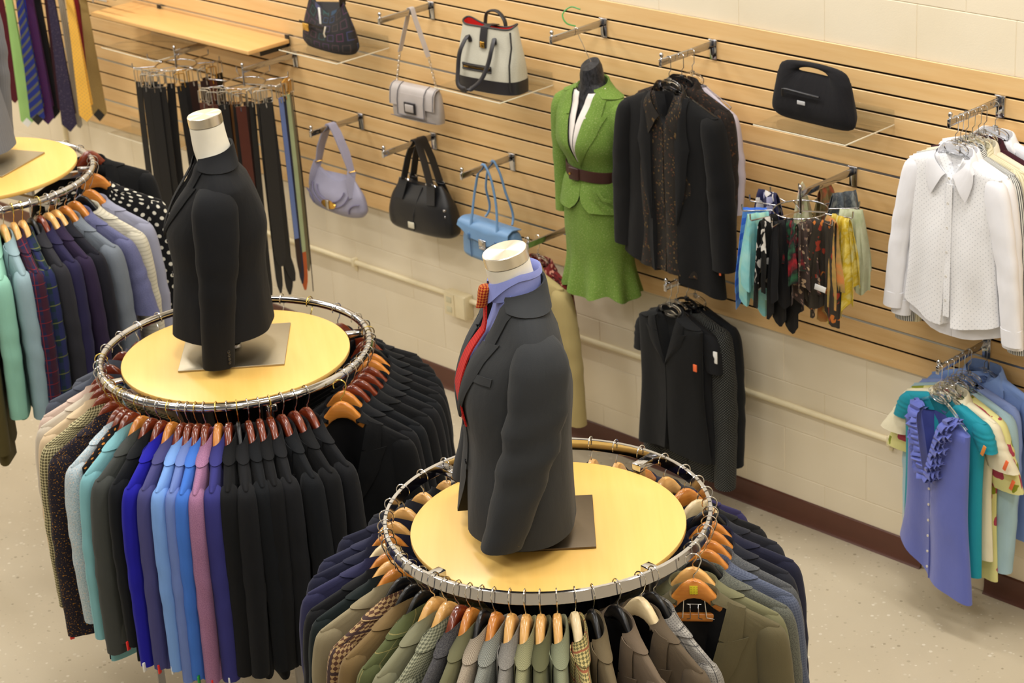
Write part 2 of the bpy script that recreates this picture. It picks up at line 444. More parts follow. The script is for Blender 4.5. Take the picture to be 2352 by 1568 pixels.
MB().box(WX0, WX1, 0.013, 0.0155, 0.002, 16*PITCHZ-0.002).build('backing', GROOVE, sw, smooth=False)
GAP = 0.0085
def slat_mesh(h):
    z0, z1 = 0.0, h
    prof = [(0.0128, z0+0.010), (0.0065, z0+0.010), (0.006, z0), (0.0015, z0), (0.0, z0+0.0015), (0.0, z1-0.0015), (0.0015, z1), (0.006, z1), (0.0065, z1-0.010), (0.0128, z1-0.010)]
    return MB().grid(np.array([[(x, y, z) for y, z in prof] for x in (WX0, WX1)]), closed=True, cap0=True, cap1=True, flip=True).mesh('slat', SLAT, smooth=False)
sm = slat_mesh(PITCHZ-GAP); se = slat_mesh(PITCHZ-GAP/2)
for i in range(16):
    o = bpy.data.objects.new('slat', se if i in (0, 15) else sm); col.objects.link(o); o.parent = sw
    o.location = (0, 0, i*PITCHZ+(GAP/2 if i else 0))
def groove_strip(n, x0, x1):
    z = 16*PITCHZ-n*PITCHZ
    MB().box(x0, x1, 0.0005, 0.004, z-GAP/2+0.0006, z+GAP/2-0.0006).build('groove_strip', ALU, sw, smooth=False)
groove_strip(6, WX0, WX1); groove_strip(14, WX0, WX1); groove_strip(11, WX0, -3.3)

# ------------------------------------------------------------------ conduit and outlet
PIPEM = plain('cream_pipe_paint', (236, 222, 184), 0.45)
def conduit(name, label, pts, r=0.0125, clamps=()):
    t = thing(name, label, 'pipe', pts[0])
    P = np.array(pts)-np.array(pts[0])
    MB().tube(curve3(P, 30) if len(P) > 2 else P, r, 12).build('tube', PIPEM, t)
    for c in clamps:
        MB().rbox(np.array(c)-np.array(pts[0]), (0.018, 0.034, 0.044), 0.004).rbox(np.array(c)-np.array(pts[0])+(0, 0.006, -0.03), (0.016, 0.008, 0.03), 0.002).build('clamp', PIPEM, t)
YP = 0.0
conduit('conduit_pipe', 'cream painted conduit running along the wall left of the outlet box', [(-6.5, YP, 0.503), (-1.845, YP, 0.503)], clamps=[(-2.52, YP, 0.503)])
conduit('conduit_pipe', 'cream painted conduit running along the wall right of the outlet box', [(-1.70, YP, 0.503), (-0.9, YP, 0.507), (0.1, YP, 0.518), (0.75, YP, 0.512), (2.2, YP, 0.505)], clamps=[(float(at(2045, 1022, 0)[0]), YP, 0.512)])
vx = float(at(149, 310, 0)[0])
conduit('conduit_pipe', 'cream painted vertical conduit on the wall below the neckties', [(vx, 0.006, 0.0), (vx, 0.006, 0.8225)], 0.014)
t = thing('outlet_box', 'cream surface mounted electrical outlet box on the conduit', 'outlet', (-1.772, 0.0, 0.475))
MB().rbox((0, -0.012, 0), (0.145, 0.052, 0.115), 0.005).build('box_body', PIPEM, t)
for sx in (-0.034, 0.036):
    c = MB().rbox((sx, -0.0395, 0), (0.066, 0.004, 0.108), 0.0018).build('cover_plate', PIPEM, t)
    for sz in (-0.024, 0.024):
        if sx < 0:
            r_ = MB().rbox((sx, -0.0425, sz), (0.034, 0.003, 0.028), 0.0014).build('receptacle', plain('outlet_ivory', (214, 208, 176), 0.4), c)
# ------------------------------------------------------------------ hangers and garments
RNG = random.Random(7)
LINING = {}
def lining(c):
    k = tuple(c)
    if k not in LINING: LINING[k] = fabric(c, 'solid', rough=0.6, sheen=0.0, bump=0.1)
    return LINING[k]
DARKLIN = lining((16, 16, 18))

def hook_path(r=0.021, neck=-0.068, side=1):
    a = np.radians(np.linspace(205, -30, 16))
    P = [(side*r*math.cos(q), 0, r*math.sin(q)-r+0.0155+0.004) for q in a]
    P += [(side*0.010, 0, -0.034), (0.0, 0, -0.046), (0, 0, neck-0.015)]
    return np.array(P)

def wood_hanger(name, label, loc, rz, mat, wire=None, hw=0.172, crest=0.05, thick=0.025, zc=-0.066, bar=False, group='hangers on the round racks', plastic=False, open_=False):
    """curved suit hanger: body with crest, hook, optional trouser bar"""
    t = thing(name, label, 'hanger', loc, rz, group)
    wire = wire or WIRE
    x = np.linspace(-1, 1, 21); ax = np.abs(x)
    zt = zc+ip([0, 0.12, 0.34, 0.6, 1.0], [0, -0.007, -0.050, -0.104, -0.165], ax)
    h = ip([0, 0.25, 0.6, 1.0], [crest, crest*0.85, 0.026, 0.020], ax)
    th = ip([0, 0.5, 1.0], [thick, thick*1.0, thick*0.9], ax)
    yc = 0.006*ax**2-0.002
    rings = []
    sec = [(math.cos(a), math.sin(a)) for a in np.arange(12)/12*2*math.pi]
    for i in range(len(x)):
        rr = []
        for c, s_ in sec:
            yy = np.sign(c)*abs(c)**0.55*th[i]/2; zz = np.sign(s_)*abs(s_)**0.6*h[i]/2
            rr.append((x[i]*hw, yc[i]+yy, zt[i]-h[i]/2+zz))
        rings.append(rr)
    MB().grid(np.array(rings), closed=True, cap0=True, cap1=True).build('hanger_body', mat, t)
    MB().tube(hook_path(neck=zc), 0.0019, 6).build('hook', wire, t)
    if bar:
        MB().rbox((0, 0.004, zc-0.122), (0.24, 0.014, 0.026), 0.005).build('trouser_bar', mat, t)
        m = MB()
        for sx in (-0.028, 0.028):
            m.tube([(sx*0.9, -0.006, zc-0.052), (sx, -0.010, zc-0.06), (sx*1.15, -0.008, zc-0.118), (sx*1.9, -0.008, zc-0.122)], 0.0016, 6)
            m.tube([(sx*0.7, -0.008, zc-0.075), (sx*0.4, -0.012, zc-0.075), (sx*0.4, -0.012, zc-0.118), (sx*0.75, -0.010, zc-0.121)], 0.0016, 6)
        m.tube([(-0.02, -0.009, zc-0.075), (0.02, -0.009, zc-0.075)], 0.0016, 6)
        m.build('wire_clip', WIRE, t)
    return t

def wire_hanger(label, loc, rz, mat=None, hw=0.2, group='plastic hangers on the wall arms', drop=0.10, name='plastic_hanger', flatw=0.010):
    """clear or black moulded plastic hanger with a steel hook and crescent neck"""
    t = thing(name, label, 'hanger', loc, rz, group)
    mat = mat or clear_mat('clear_hanger_plastic', (0.95, 0.96, 0.97), 0.08)
    zc = -0.085
    top = [(x*hw, 0, zc-0.018-0.5*drop*abs(x)**1.4-0.03*abs(x)) for x in np.linspace(-1, 1, 25)]
    m = MB().strap(top, 0.010, 0.006, (0, 0, 1))
    crown = [(0.052*math.cos(a), 0, zc-0.012+0.022*math.sin(a)) for a in np.linspace(0.0, math.pi, 13)]
    m.strap(crown, 0.008, 0.007, (0, 0, 1))
    m.rbox((0, 0, zc+0.010), (0.02, 0.008, 0.02), 0.003)
    low = [(0.052*math.cos(a), 0, zc-0.012-0.026*math.sin(a)) for a in np.linspace(0.0, math.pi, 13)]
    m.strap(low, 0.008, 0.006, (0, 0, 1))
    m.build('hanger_body', mat, t)
    MB().tube(hook_path(0.012, zc+0.012), 0.0016, 6).build('hook', WIRE, t)
    return t

def torso(mb, z, hw, ht, vw, yc=0.0, p=2.4, folds=0.006, seed=0, inset=0.5, hem=None, cols=(20, 9, 3), asym=0.0, shoulder_i=0, opening=True):
    """garment body: rings from top to bottom, front (-y) split by an opening of half width vw"""
    rs = np.random.RandomState(seed); M = len(z); nb, nf, nc = cols
    k1, k2, k3 = rs.uniform(18, 30), rs.uniform(34, 52), rs.uniform(-3, 3); p1, p2, p3 = rs.uniform(0, 6.28, 3)
    yc = np.broadcast_to(yc, (M,)); vw = np.broadcast_to(vw, (M,))
    rings = []; mats = None
    sq = lambda x, H, W_: H*np.power(np.clip(1-np.power(np.clip(np.abs(x)/W_, 0, 1), p), 0, 1), 1/p)
    for i in range(M):
        W_, H = hw[i], ht[i]; v = min(vw[i], W_*0.9); tt = i/(M-1)
        dist = np.sin(np.linspace(0, math.pi/2, nf+1))
        xr = v+(W_-v)*dist                          # right front panel, opening -> side
        yr = -sq(xr, H, W_)
        th = np.linspace(0, math.pi, nb+2)[1:-1]
        xb = W_*np.cos(th); yb = sq(xb, H, W_)
        xl = -xr[::-1]; yl = -sq(xl, H, W_)
        nf_c = np.linspace(-v, v, nc+2)[1:-1]
        yf = np.full(nc, -H+2*H*inset) if v > 0.006 else np.full(nc, -H+0.003)
        x = np.concatenate([xr, xb, xl, nf_c]); y = np.concatenate([yr, yb, yl, yf])
        zz = np.full_like(x, z[i])
        fold = folds*tt**0.8*(np.sin(k1*x+p1+k3*z[i])+0.6*np.sin(k2*x+p2-2*k3*z[i])+0.5*np.sin(13*z[i]+p3))
        n_open = len(xr)+len(xb)+len(xl)
        sgn = np.where(np.arange(len(x)) < len(xr), 1, np.where(np.arange(len(x)) < len(xr)+len(xb), -1, 1))
        edge = 1-np.clip(np.abs(x)/W_, 0, 1)**4
        y = y+fold*edge*np.where(np.arange(len(x)) < n_open, 1, 0.0)*0.8+sgn*0
        if hem is not None: zz = zz+hem(x/W_, y/max(H, 1e-4))*max(0, (tt-0.6)/0.4)**2
        rings.append(np.stack([x, y+yc[i], zz], -1))
    R = np.array(rings); N = R.shape[1]; j0 = (nf+1)+nb+(nf+1)-1
    mi = lambda i, j: 1 if (opening and j >= j0 and vw[i]+vw[min(i+1, M-1)] > 0.006) else 0
    mb.grid(R, closed=True, mi=mi, cap0=False, cap1=True); return R

def sleeve(mb, sd, z, xin, xout, rb, yc, n=16, seed=0, wr=0.05, M=26, elbow=0.5):
    """sleeve as stacked horizontal rings between inner and outer edge, with soft wrinkles round the elbow"""
    z = np.asarray(z, float); t0 = (z[0]-z)/(z[0]-z[-1]); t = np.concatenate([np.linspace(0, 0.2, 9)[:-1], np.linspace(0.2, 1, M-8)])
    zz = z[0]+(z[-1]-z[0])*t
    xi, xo, B, Y = (ip(t0, q, t) for q in (xin, xout, rb, yc)); rs = np.random.RandomState(seed); p1, p2, p3 = rs.uniform(0, 6.28, 3)
    an = np.arange(n)/n*2*math.pi; R = []
    for i in range(len(t)):
        g_ = math.exp(-((t[i]-elbow)/0.20)**2)+0.35*math.exp(-((t[i]-0.93)/0.08)**2)
        m = 1+wr*g_*np.sin(34*t[i]+p1+1.6*np.sin(an+p2))+wr*0.5*np.sin(2*an+p3+5*t[i])*min(1, t[i]*3)
        c_ = np.sign(np.cos(an))*np.abs(np.cos(an))**0.85; s_ = np.sign(np.sin(an))*np.abs(np.sin(an))**0.85
        x = (xi[i]+xo[i])/2+(xo[i]-xi[i])/2*c_*m; y = Y[i]+B[i]*s_*m
        R.append(np.stack([sd*x, y*1.0, np.full(n, zz[i])], -1))
    mb.grid(np.array(R), closed=True, cap0=True, cap1=True, flip=sd < 0)

def button_row(parent, mat, pts, r=0.008, name='button', normal=(0, -1, 0)):
    for q in pts:
        nrm = np.array(normal, float); nrm /= np.linalg.norm(nrm)
        ref = np.array([0, 0, 1.0]); a = np.cross(ref, nrm); a /= np.linalg.norm(a); b = np.cross(nrm, a)
        m = MB().lathe([(0.0015, 0.0006), (r*0.35, 0.0006), (r*0.7, 0.0022), (r, 0.0016), (r, -0.0008)], 12)
        m.xf(np.stack([a, b, nrm], 1), q); m.build(name, mat, parent)

class Garment:
    """hung or worn top: body, sleeves, collar, lapels as separate parts"""
    def __init__(s, name, label, cat, loc, rz, mat, **k):
        d = dict(W=0.215, nw=0.072, zn=-0.098, zs=-0.165, L=0.72, th=0.030, tneck=0.022, waist=0.95, hemw=1.04, vdepth=0.36, vtop=0.055,
                 lapel=True, collar='jacket', sleeves='long', sl=0.60, seed=0, lin=DARKLIN, buttons=0, btnmat=None, folds=0.006,
                 cut=0.0, group=None, hi=False, hem=None, gap=0.002, sth=None, collar_mat=None, tagc=None, sway=0.0, p=2.4, sleeve_mat=None, shirtV=0.10, crot=(0, 0, 0), flapw=0.012)
        d.update(k); s.d = d; s.mat = mat
        s.t = thing(name, label, cat, loc, (d['crot'][0], d['crot'][1], rz) if d['crot'] != (0, 0, 0) else rz, d['group'])
        s.make()
    def front_y(s, x, z):
        """front surface y at (x,z)"""
        return -np.interp(-z, -s.z, s.ht)*np.power(np.clip(1-np.power(np.clip(np.abs(x)/np.interp(-z, -s.z, s.hw), 0, 0.98), s.d['p']), 0, 1), 1/s.d['p'])+np.interp(-z, -s.z, s.yc)
    def make(s):
        d = s.d; W, nw, zn, zs, L = d['W'], d['nw'], d['zn'], d['zs'], d['L']; zh = zn-L
        nsh, nbd = (9, 22) if d['hi'] else (6, 13)
        tsh = np.linspace(0, 1, nsh); zsh = zn+(zs-zn)*tsh
        zb = np.linspace(zs, zh, nbd+1)[1:]; tb = (zs-zb)/(zs-zh)
        s.z = z = np.concatenate([zsh, zb])
        hw_sh = nw+(W-nw)*(tsh**0.92 if d.get('prof') is None else 1-(1-tsh)**1.55)
        prof = d.get('prof')
        if prof is None:
            hwb = W*ip([0, 0.12, 0.45, 1], [1, 0.985, d['waist'], d['hemw']], tb)
            htb = d['th']*ip([0, 0.2, 1], [0.85, 1.0, 1.08], tb)
            ht_sh = d['tneck']+(d['th']*0.85-d['tneck'])*tsh
            yc = np.zeros(len(z))
        else:
            hwb = ip(prof['t'], prof['hw'], tb); htb = ip(prof['t'], prof['ht'], tb)
            ht_sh = ip([0, 0.5, 1], prof['sh'], tsh); yc = np.concatenate([ip([0, 1], prof['ysh'], tsh), ip(prof['t'], prof['yc'], tb)])
        s.hw = np.concatenate([hw_sh, hwb]); s.ht = np.concatenate([ht_sh, htb]); s.yc = yc
        zv = zn-d['vdepth']; s.zv = zv
        vw = np.where(z > zv, d['vtop']*np.clip((z-zv)/d['vdepth'], 0, 1)**0.95, d['gap'])
        vw = np.maximum(vw, d['gap'])
        if d['cut'] > 0: vw = vw+d['cut']*np.clip((zv-0.12-z)/(zv-0.12-zh), 0, 1)**2.2
        s.vw = vw
        cols = (28, 14, 3) if d['hi'] else (14, 7, 2)
        m = MB(); torso(m, z, s.hw, s.ht, vw, yc, folds=d['folds'], seed=d['seed'], hem=d['hem'], cols=cols, p=d['p'], inset=0.62)
        s.body = m.build('body', [s.mat, d['lin']], s.t)
        # sleeves
        if d['sleeves'] != 'none':
            sth = d['sth'] or d['th']
            for sd in (-1, 1):
                m = MB(); sleeve(m, sd, *s.sleeve_path(sd, sth), n=20 if d['hi'] else 12, seed=d['seed']+sd+1, wr=d.get('wr', 0.05))
                s_ = m.build('sleeve', d['sleeve_mat'] or s.mat, s.t)
                if sd > 0: s.rs = s_
                else: s.ls = s_
        if d['collar'] == 'jacket': s.jacket_collar()
        elif d['collar'] == 'shirt': s.shirt_collar()
        if d['lapel']: s.lapels()
        if d['buttons']:
            zz = np.linspace(zv-(0.01 if d['collar'] == 'jacket' else -0.01), (zh+0.10 if d['collar'] != 'jacket' else zv-0.13), d['buttons'])
            xo = d['flapw'] if d['collar'] == 'jacket' else -0.0
            button_row(s.t, d['btnmat'], [(xo, float(s.front_y(xo, q))-0.002, q) for q in zz], r=0.0085 if d['collar'] == 'jacket' else 0.005)
        if d['tagc'] is not None:
            sx = W+0.03; zt_ = zs-d['sl']+0.004
            MB().rbox((sx, -0.012, zt_), (0.016, 0.006, 0.034), 0.002).build('size_tag', d['tagc'], s.t)
    def sleeve_path(s, sd, sth):
        d = s.d; W, zs, sl = d['W'], d['zs'], d['sl']
        if 'slpath' in d: return d['slpath'][0 if sd < 0 else 1]
        rs = np.random.RandomState(d['seed']*3+sd+5); fw = rs.uniform(-0.02, 0.010)+d['sway']; sp = rs.uniform(-0.004, 0.014)
        z = lambda q: [zs+v for v in q]
        if d['sleeves'] == 'long':
            return (z([0.008, -0.003, -0.018, -0.06, -0.15, -sl*0.58, -sl]), [W-0.050, W-0.062, W-0.068, W-0.070, W-0.064, W-0.060+sp*0.5, W-0.058+sp],
                    [W-0.030, W-0.002, W+0.013, W+0.026, W+0.036, W+0.040+sp*0.6, W+0.032+sp], [sth*q for q in (0.35, 0.70, 0.92, 1.08, 1.12, 1.06, 0.95)], [0, 0, 0, fw*0.1, fw*0.3, fw*0.7, fw-0.008])
        if d['sleeves'] == 'short':
            return (z([0.008, -0.003, -0.018, -0.06, -sl]), [W-0.050, W-0.062, W-0.068, W-0.066, W-0.030], [W-0.030, W-0.002, W+0.016, W+0.036, W+0.105], [sth*q for q in (0.35, 0.70, 0.92, 1.08, 1.1)], [0, 0, 0, 0, fw])
        return (z([0.006, -0.004, -0.02, -0.05, -sl]), [W-0.050, W-0.058, W-0.060, W-0.056, W-0.030], [W-0.030, W, W+0.018, W+0.034, W+0.050], [sth*q for q in (0.35, 0.70, 0.92, 1.0, 1.0)], [0]*5)
    def jacket_collar(s):
        d = s.d; nw, zn = d['nw'], d['zn']; H = s.ht[0]; k_ = d.get('ck', 1.0)
        a = np.linspace(-0.27*math.pi, 1.27*math.pi, 29)       # from right gorge round the back to left gorge
        G = []
        for row in range(6):
            R = []
            for q in a:
                c, sn = math.cos(q), math.sin(q); bk = max(0.0, sn); fr = max(0.0, -sn)
                hs = (0.008+0.022*bk)*k_
                z, f, o = [(zn-0.006, 0.97, 0), (zn+hs, 0.95, 0), (zn+hs+0.003, 0.99, 0.001), (zn+hs*0.6, 1.0, 0.004), (zn-0.012*k_*(1-0.5*fr), 0, 0.005), (zn-(0.032-0.022*fr)*k_, 0, 0.004)][row]
                z -= 0.016*fr
                hz = np.interp(-min(z, zn), -s.z, s.hw); tz = np.interp(-min(z, zn), -s.z, s.ht); ycz = np.interp(-min(z, zn), -s.z, s.yc)
                if f: hz, tz = nw*f, H*f
                x = (hz+o)*np.sign(c)*abs(c)**0.8; y = (tz+o)*np.sign(sn)*abs(sn)**0.8+ycz
                R.append((x, y, z))
            G.append(R)
        MB().sheet(np.array(G), 0.003).build('collar', d['collar_mat'] or s.mat, s.t)
    def lapels(s):
        d = s.d; zn, zv = d['zn'], s.zv
        for sd in (-1, 1):
            rows = []
            ts = np.concatenate([np.linspace(0.0, 0.30, 6), np.linspace(0.325, 1.0, 14)])
            lw = d.get('lapw', 1.0)
            for t_ in ts:
                zz = zn-0.006+(zv-zn+0.006)*t_; vi = float(np.interp(-zz, -s.z, s.vw))
                wd = lw*(0.046+0.05*t_ if t_ <= 0.30 else ip([0.325, 0.36, 0.6, 0.85, 1.0], [0.084, 0.082, 0.066, 0.034, 0.004], t_))
                row = []
                for k in np.linspace(0, 1, 5):
                    x = max(vi-0.002, 0)+wd*k
                    zz2 = zz+0.010*k*(1 if t_ < 0.5 else 0)-(0.03*k if t_ <= 0.30 else 0.0)*lw+(0.006*k if t_ > 0.31 else 0)
                    y = float(s.front_y(x, min(zz2, zn-0.001)))-0.004-0.006*math.sin(math.pi*min(1, k*0.9+0.1))
                    row.append((sd*x, y, zz2))
                rows.append(row if sd < 0 else row[::-1])
            cut_i = 6
            m = MB().sheet(np.array(rows[:cut_i]), 0.0025); m.sheet(np.array(rows[cut_i:]), 0.0025)
            m.build('lapel', d['collar_mat'] or s.mat, s.t)
    def shirt_collar(s):
        """folded shirt collar: one leaf per side from centre back to a point at the front, and the stand inside"""
        d = s.d; nw, zn = d['nw'], d['zn']; H = s.ht[0]; cs = d.get('cscale', 1.0); V = d['shirtV']
        def fold(t_):
            q = math.pi/2-t_*(math.pi-0.10); c, sn = max(math.cos(q), 0), math.sin(q)
            return np.array([nw*c**0.8+0.004, H*1.05*np.sign(sn)*abs(sn)**0.9+s.yc[0], zn+0.026*cs-(0.026*cs+V)*(max(0, t_-0.3)/0.7)**1.25])
        for sd in (-1, 1):
            rows = []; st = []
            for t_ in np.linspace(0, 1, 22):
                f = fold(t_); q = math.pi/2-t_*(math.pi-0.10); c, sn = max(math.cos(q), 0), math.sin(q); fr = max(0, (t_-0.5)/0.5)
                dx = 0.014*c+0.012+(0.040*fr**1.5)*cs; dn = (0.044+0.030*fr**2)*cs
                row = []
                for k in np.linspace(0, 1, 6):
                    x = f[0]+dx*k*(1 if t_ > 0.02 else t_*50*0.5); z = f[2]+0.005*math.sin(math.pi*min(1, k*2.2))*(k < 0.5)-dn*k
                    y = f[1]+(0.016*k*sn if sn > 0 else 0)
                    if sn <= 0: y = min(f[1], float(s.front_y(min(x, nw*2), min(z, zn-0.001))))-0.005-0.006*math.sin(math.pi*k)
                    row.append((sd*x, y, z))
                rows.append(row if sd > 0 else row[::-1])
                b = np.array([sd*f[0]*0.97, f[1]*0.97, min(f[2], zn)-0.012]); st.append([tuple(b), (sd*f[0]*0.98, f[1]*0.98, f[2])] if sd < 0 else [(sd*f[0]*0.98, f[1]*0.98, f[2]), tuple(b)])
            MB().sheet(np.array(rows), 0.002).sheet(np.array(st), 0.0015).build('collar', d['collar_mat'] or s.mat, s.t)
# ------------------------------------------------------------------ round racks
R1C, R2C, R3C = (-0.4724, -2.1947), (1.1963, -2.3766), (-2.3010, -2.0478)
RACKS = {1: dict(c=R1C, zw=1.344, rw=0.388, zr=1.356, a0=-35.0, flat=False, ups=(-78, 12, 102, -168)),
         2: dict(c=R2C, zw=1.336, rw=0.389, zr=1.380, a0=-43.9, flat=True, ups=(40, 137, -140, -48)),
         3: dict(c=R3C, zw=1.601, rw=0.398, zr=1.563, a0=-28.6, flat=False, ups=(38, 90, 150, -120))}
RR = 0.457
def rack(k, label):
    q = RACKS[k]; t = thing('round_clothing_rack', label, 'clothing rack', (q['c'][0], q['c'][1], 0), math.radians(q['a0']), 'round chrome clothing racks')
    zr = q['zr']; n = 96; an = np.arange(n)/n*2*math.pi
    if q['flat']:
        sec = [(-0.006, 0.0), (0.006, 0.0), (0.006, -0.036), (-0.006, -0.036)]
        e = 0.0015; sec = [(-0.006+e, 0), (0.006-e, 0), (0.006, -e), (0.006, -0.036+e), (0.006-e, -0.036), (-0.006+e, -0.036), (-0.006, -0.036+e), (-0.006, -e)]
        R = np.array([[((RR+a)*math.cos(g), (RR+a)*math.sin(g), zr+b) for a, b in sec] for g in np.append(an, an[0])])
        m = MB().grid(R, closed=True, flip=False)
    else:
        m = MB().tube([(RR*math.cos(g), RR*math.sin(g), zr) for g in an], 0.0135, 14, closed=True, ref=(0, 0, 1))
    m.build('ring', CHROME, t, angle=40)
    zw = q['zw']; rw = q['rw']
    d = MB().lathe([(rw-0.003, zw), (rw-0.0006, zw-0.001), (rw, zw-0.003), (rw, zw-0.013), (rw-0.002, zw-0.016)], 96)
    d.build('tabletop', DISCW, t, angle=35)
    zs = min(zw-0.018, zr-0.03)
    for p_ in q['ups']:
        g = math.radians(p_); c, s_ = math.cos(g), math.sin(g); M3 = [[c, -s_, 0], [s_, c, 0], [0, 0, 1]]
        MB().box(0.395, 0.42, -0.0125, 0.0125, 0.03, zr-0.045).xf(M3).build('upright', CHROME, t, smooth=False)
        MB().rbox((0.425, 0, zr-0.03), (0.066, 0.032, 0.024), 0.003).xf(M3).build('bracket', CHROME, t)
        MB().box(0.03, 0.40, -0.011, 0.011, zs-0.026, zs-0.003).xf(M3).build('spoke', CHROME, t, smooth=False)
        MB().lathe([(0.012, 0.03), (0.02, 0.012), (0.02, 0.0)], 14, (0.407, 0, 0)).xf(M3).build('foot', BLACKP, t)
    MB().lathe([(0.035, zs-0.001), (0.035, zs-0.028)], 20).build('hub', CHROME, t)
    return t
rack(1, 'middle round chrome clothing rack with honey wood top, under the black-jacketed bust')
rack(2, 'nearest round rack with flat chrome rail and honey wood top, under the grey-suited bust')
rack(3, 'far-left round chrome clothing rack with wood top, cut by the photo edge')

RED_T = plain('red_tag', (226, 40, 34), 0.4); WHITE_T = plain('white_tag', (236, 236, 232), 0.4); GREEN_T = plain('green_tag', (30, 150, 60), 0.4); ORANGE_T = plain('orange_tag', (240, 110, 60), 0.5)
HN = {'R': ('dark red wooden', H_RED), 'O': ('honey wooden', H_ORANGE), 'T': ('maple wooden', H_TAN), 'P': ('pale birch wooden', H_PALE), 'B': ('black plastic', H_BLACK)}
WHERE = {1: 'on the middle rack', 2: 'on the nearest rack', 3: 'on the far-left rack'}
PLACED = {}
def place_jacket(k, phi, desc, mat, hanger='R', dz=0.0, dr=0.0, yaw=0.0, wire=None, bar=False, short=None, **kw):
    q = RACKS[k]; th = math.radians(q['a0']+phi); c = q['c']
    seed = int(abs(phi)*7+k*31)
    rs = np.random.RandomState(seed)
    ztop = q['zr']+(0.0 if not q['flat'] else -0.012)
    loc = (c[0]+(RR+dr)*math.cos(th), c[1]+(RR+dr)*math.sin(th), ztop+dz*0)
    rz = th+math.radians(yaw)+rs.uniform(-0.05, 0.05)
    g = dict(seed=seed, th=0.026, L=0.70+rs.uniform(-0.03, 0.03), sl=0.60+rs.uniform(-0.02, 0.02), W=0.212+rs.uniform(-0.008, 0.012), group='garments on the round racks', zn=-0.114+dz, zs=-0.196+dz, nw=0.066)
    if k == 3: g['th'] = 0.032
    g.update(kw)
    label = desc+' '+WHERE[k]
    G_ = Garment(kw.get('name', 'suit_jacket'), label, kw.get('cat', 'jacket'), loc, rz, mat, **{a: b for a, b in g.items() if a not in ('name', 'cat')})
    hn, hm = HN[hanger]
    hl = '%s hanger in the %s, %s' % (hn, short or desc, WHERE[k][7:])
    H_ = wood_hanger('coat_hanger', hl, loc, rz, hm, wire, bar=bar, crest=0.058 if hanger != 'B' else 0.04, thick=0.025 if hanger != 'B' else 0.016, zc=-0.056+dz)
    PLACED[label] = (G_, H_)

F = fabric
BLK = F((17, 18, 20), 'solid', (11, 11, 13)); BLK2 = F((23, 24, 27), 'solid', (14, 14, 16)); BLK3 = F((17, 20, 24), 'solid', (10, 12, 14)); CHAR = F((48, 50, 50), 'solid', (34, 35, 35))
PINKLIN = lining((206, 170, 160))
J1 = [(-122, 'slate grey suit jacket at the back left', F((92, 96, 108)), 'R', {}),
 (-108, 'mid grey suit jacket beside pale pink', F((84, 90, 104)), 'R', dict(W=0.235)),
 (-98, 'pale pink blazer beside the cream blazers', F((226, 200, 184)), 'R', dict(W=0.225)),
 (-91, 'pale greige blazer between pink and peach', F((216, 204, 184)), 'R', dict(W=0.225)),
 (-84, 'peach cream blazer left of the houndstooth blazer', F((232, 206, 168)), 'R', dict(W=0.215)),
 (-77, 'olive and cream houndstooth blazer', F((196, 186, 142), 'hound', (92, 84, 58), s=0.0075), 'R', dict(W=0.222)),
 (-68, 'black and gold tweed coat with blurry checks', F((34, 30, 40), 'tweed', (34, 30, 40), (176, 124, 38), s=0.004), 'R', dict(W=0.222, L=0.76, tagc=RED_T, sl=0.68)),
 (-60, 'pale blue and white tweed jacket', F((206, 216, 220), 'tweed', (160, 184, 196), (226, 206, 190), s=0.0045), 'R', dict(L=0.60, sl=0.58, sth=0.032)),
 (-56.5, 'black dress with orange dots', F((20, 18, 20), 'dots', (206, 130, 50), s=0.03, w=0.13), 'R', dict(L=0.80, sleeves='none', W=0.19, name='dotted_dress', cat='dress', lapel=False)),
 (-52.5, 'aqua blue blazer', F((134, 192, 200)), 'R', dict(L=0.78, sl=0.6)),
 (-46, 'charcoal wool blazer right of the aqua blazer', F((70, 73, 70), 'solid', (50, 52, 50)), 'O', dict(sth=0.032, sl=0.64)),
 (-41, 'black blazer left of the royal blue blazer', BLK3, 'R', dict(tagc=RED_T, L=0.74)),
 (-35.5, 'royal blue blazer', F((30, 28, 168), 'solid', (22, 18, 130)), 'R', dict(tagc=WHITE_T, L=0.73, sl=0.65)),
 (-30.5, 'slate purple blazer', F((78, 78, 132)), 'O', dict(tagc=RED_T, L=0.74, sl=0.65)),
 (-26, 'sky blue blazer', F((128, 172, 240)), 'R', dict(tagc=WHITE_T, sl=0.64)),
 (-22.5, 'periwinkle grey-blue blazer', F((116, 140, 206)), 'R', dict(L=0.76, sl=0.68)),
 (-19, 'bright cornflower blue blazer', F((70, 124, 220)), 'R', dict(tagc=GREEN_T, L=0.76, sl=0.67)),
 (-15.5, 'mauve pink flecked tweed blazer', F((176, 128, 160), 'tweed', (150, 104, 142), s=0.003), 'R', dict(L=0.76, sl=0.68, tagc=RED_T)),
 (-10.5, 'indigo blazer left of the black jackets', F((58, 58, 130)), 'O', dict(L=0.77, sl=0.68, tagc=WHITE_T, sth=0.034))]
ORD = ['first', 'second', 'third', 'fourth', 'fifth', 'sixth', 'seventh', 'eighth', 'ninth', 'tenth', 'eleventh', 'twelfth', 'thirteenth']
for i, p_ in enumerate((-6.2, -2.2, 2, 6.5, 11, 16, 21.5, 27)):
    J1.append((p_, '%s black jacket right of the indigo blazer' % ORD[i], (BLK, BLK2, BLK3)[i % 3], 'RBRRRRRR'[i], dict(L=0.75+0.02*(i % 3), sl=0.66, sth=0.033, yaw=(0, 0, 0, 0, 0, 2, 3, 4)[i])))
J1.append((39, 'open-fronted black jacket with lilac neck label', BLK, 'O', dict(yaw=38, dr=0.05, hi=True, vtop=0.085, vdepth=0.34)))
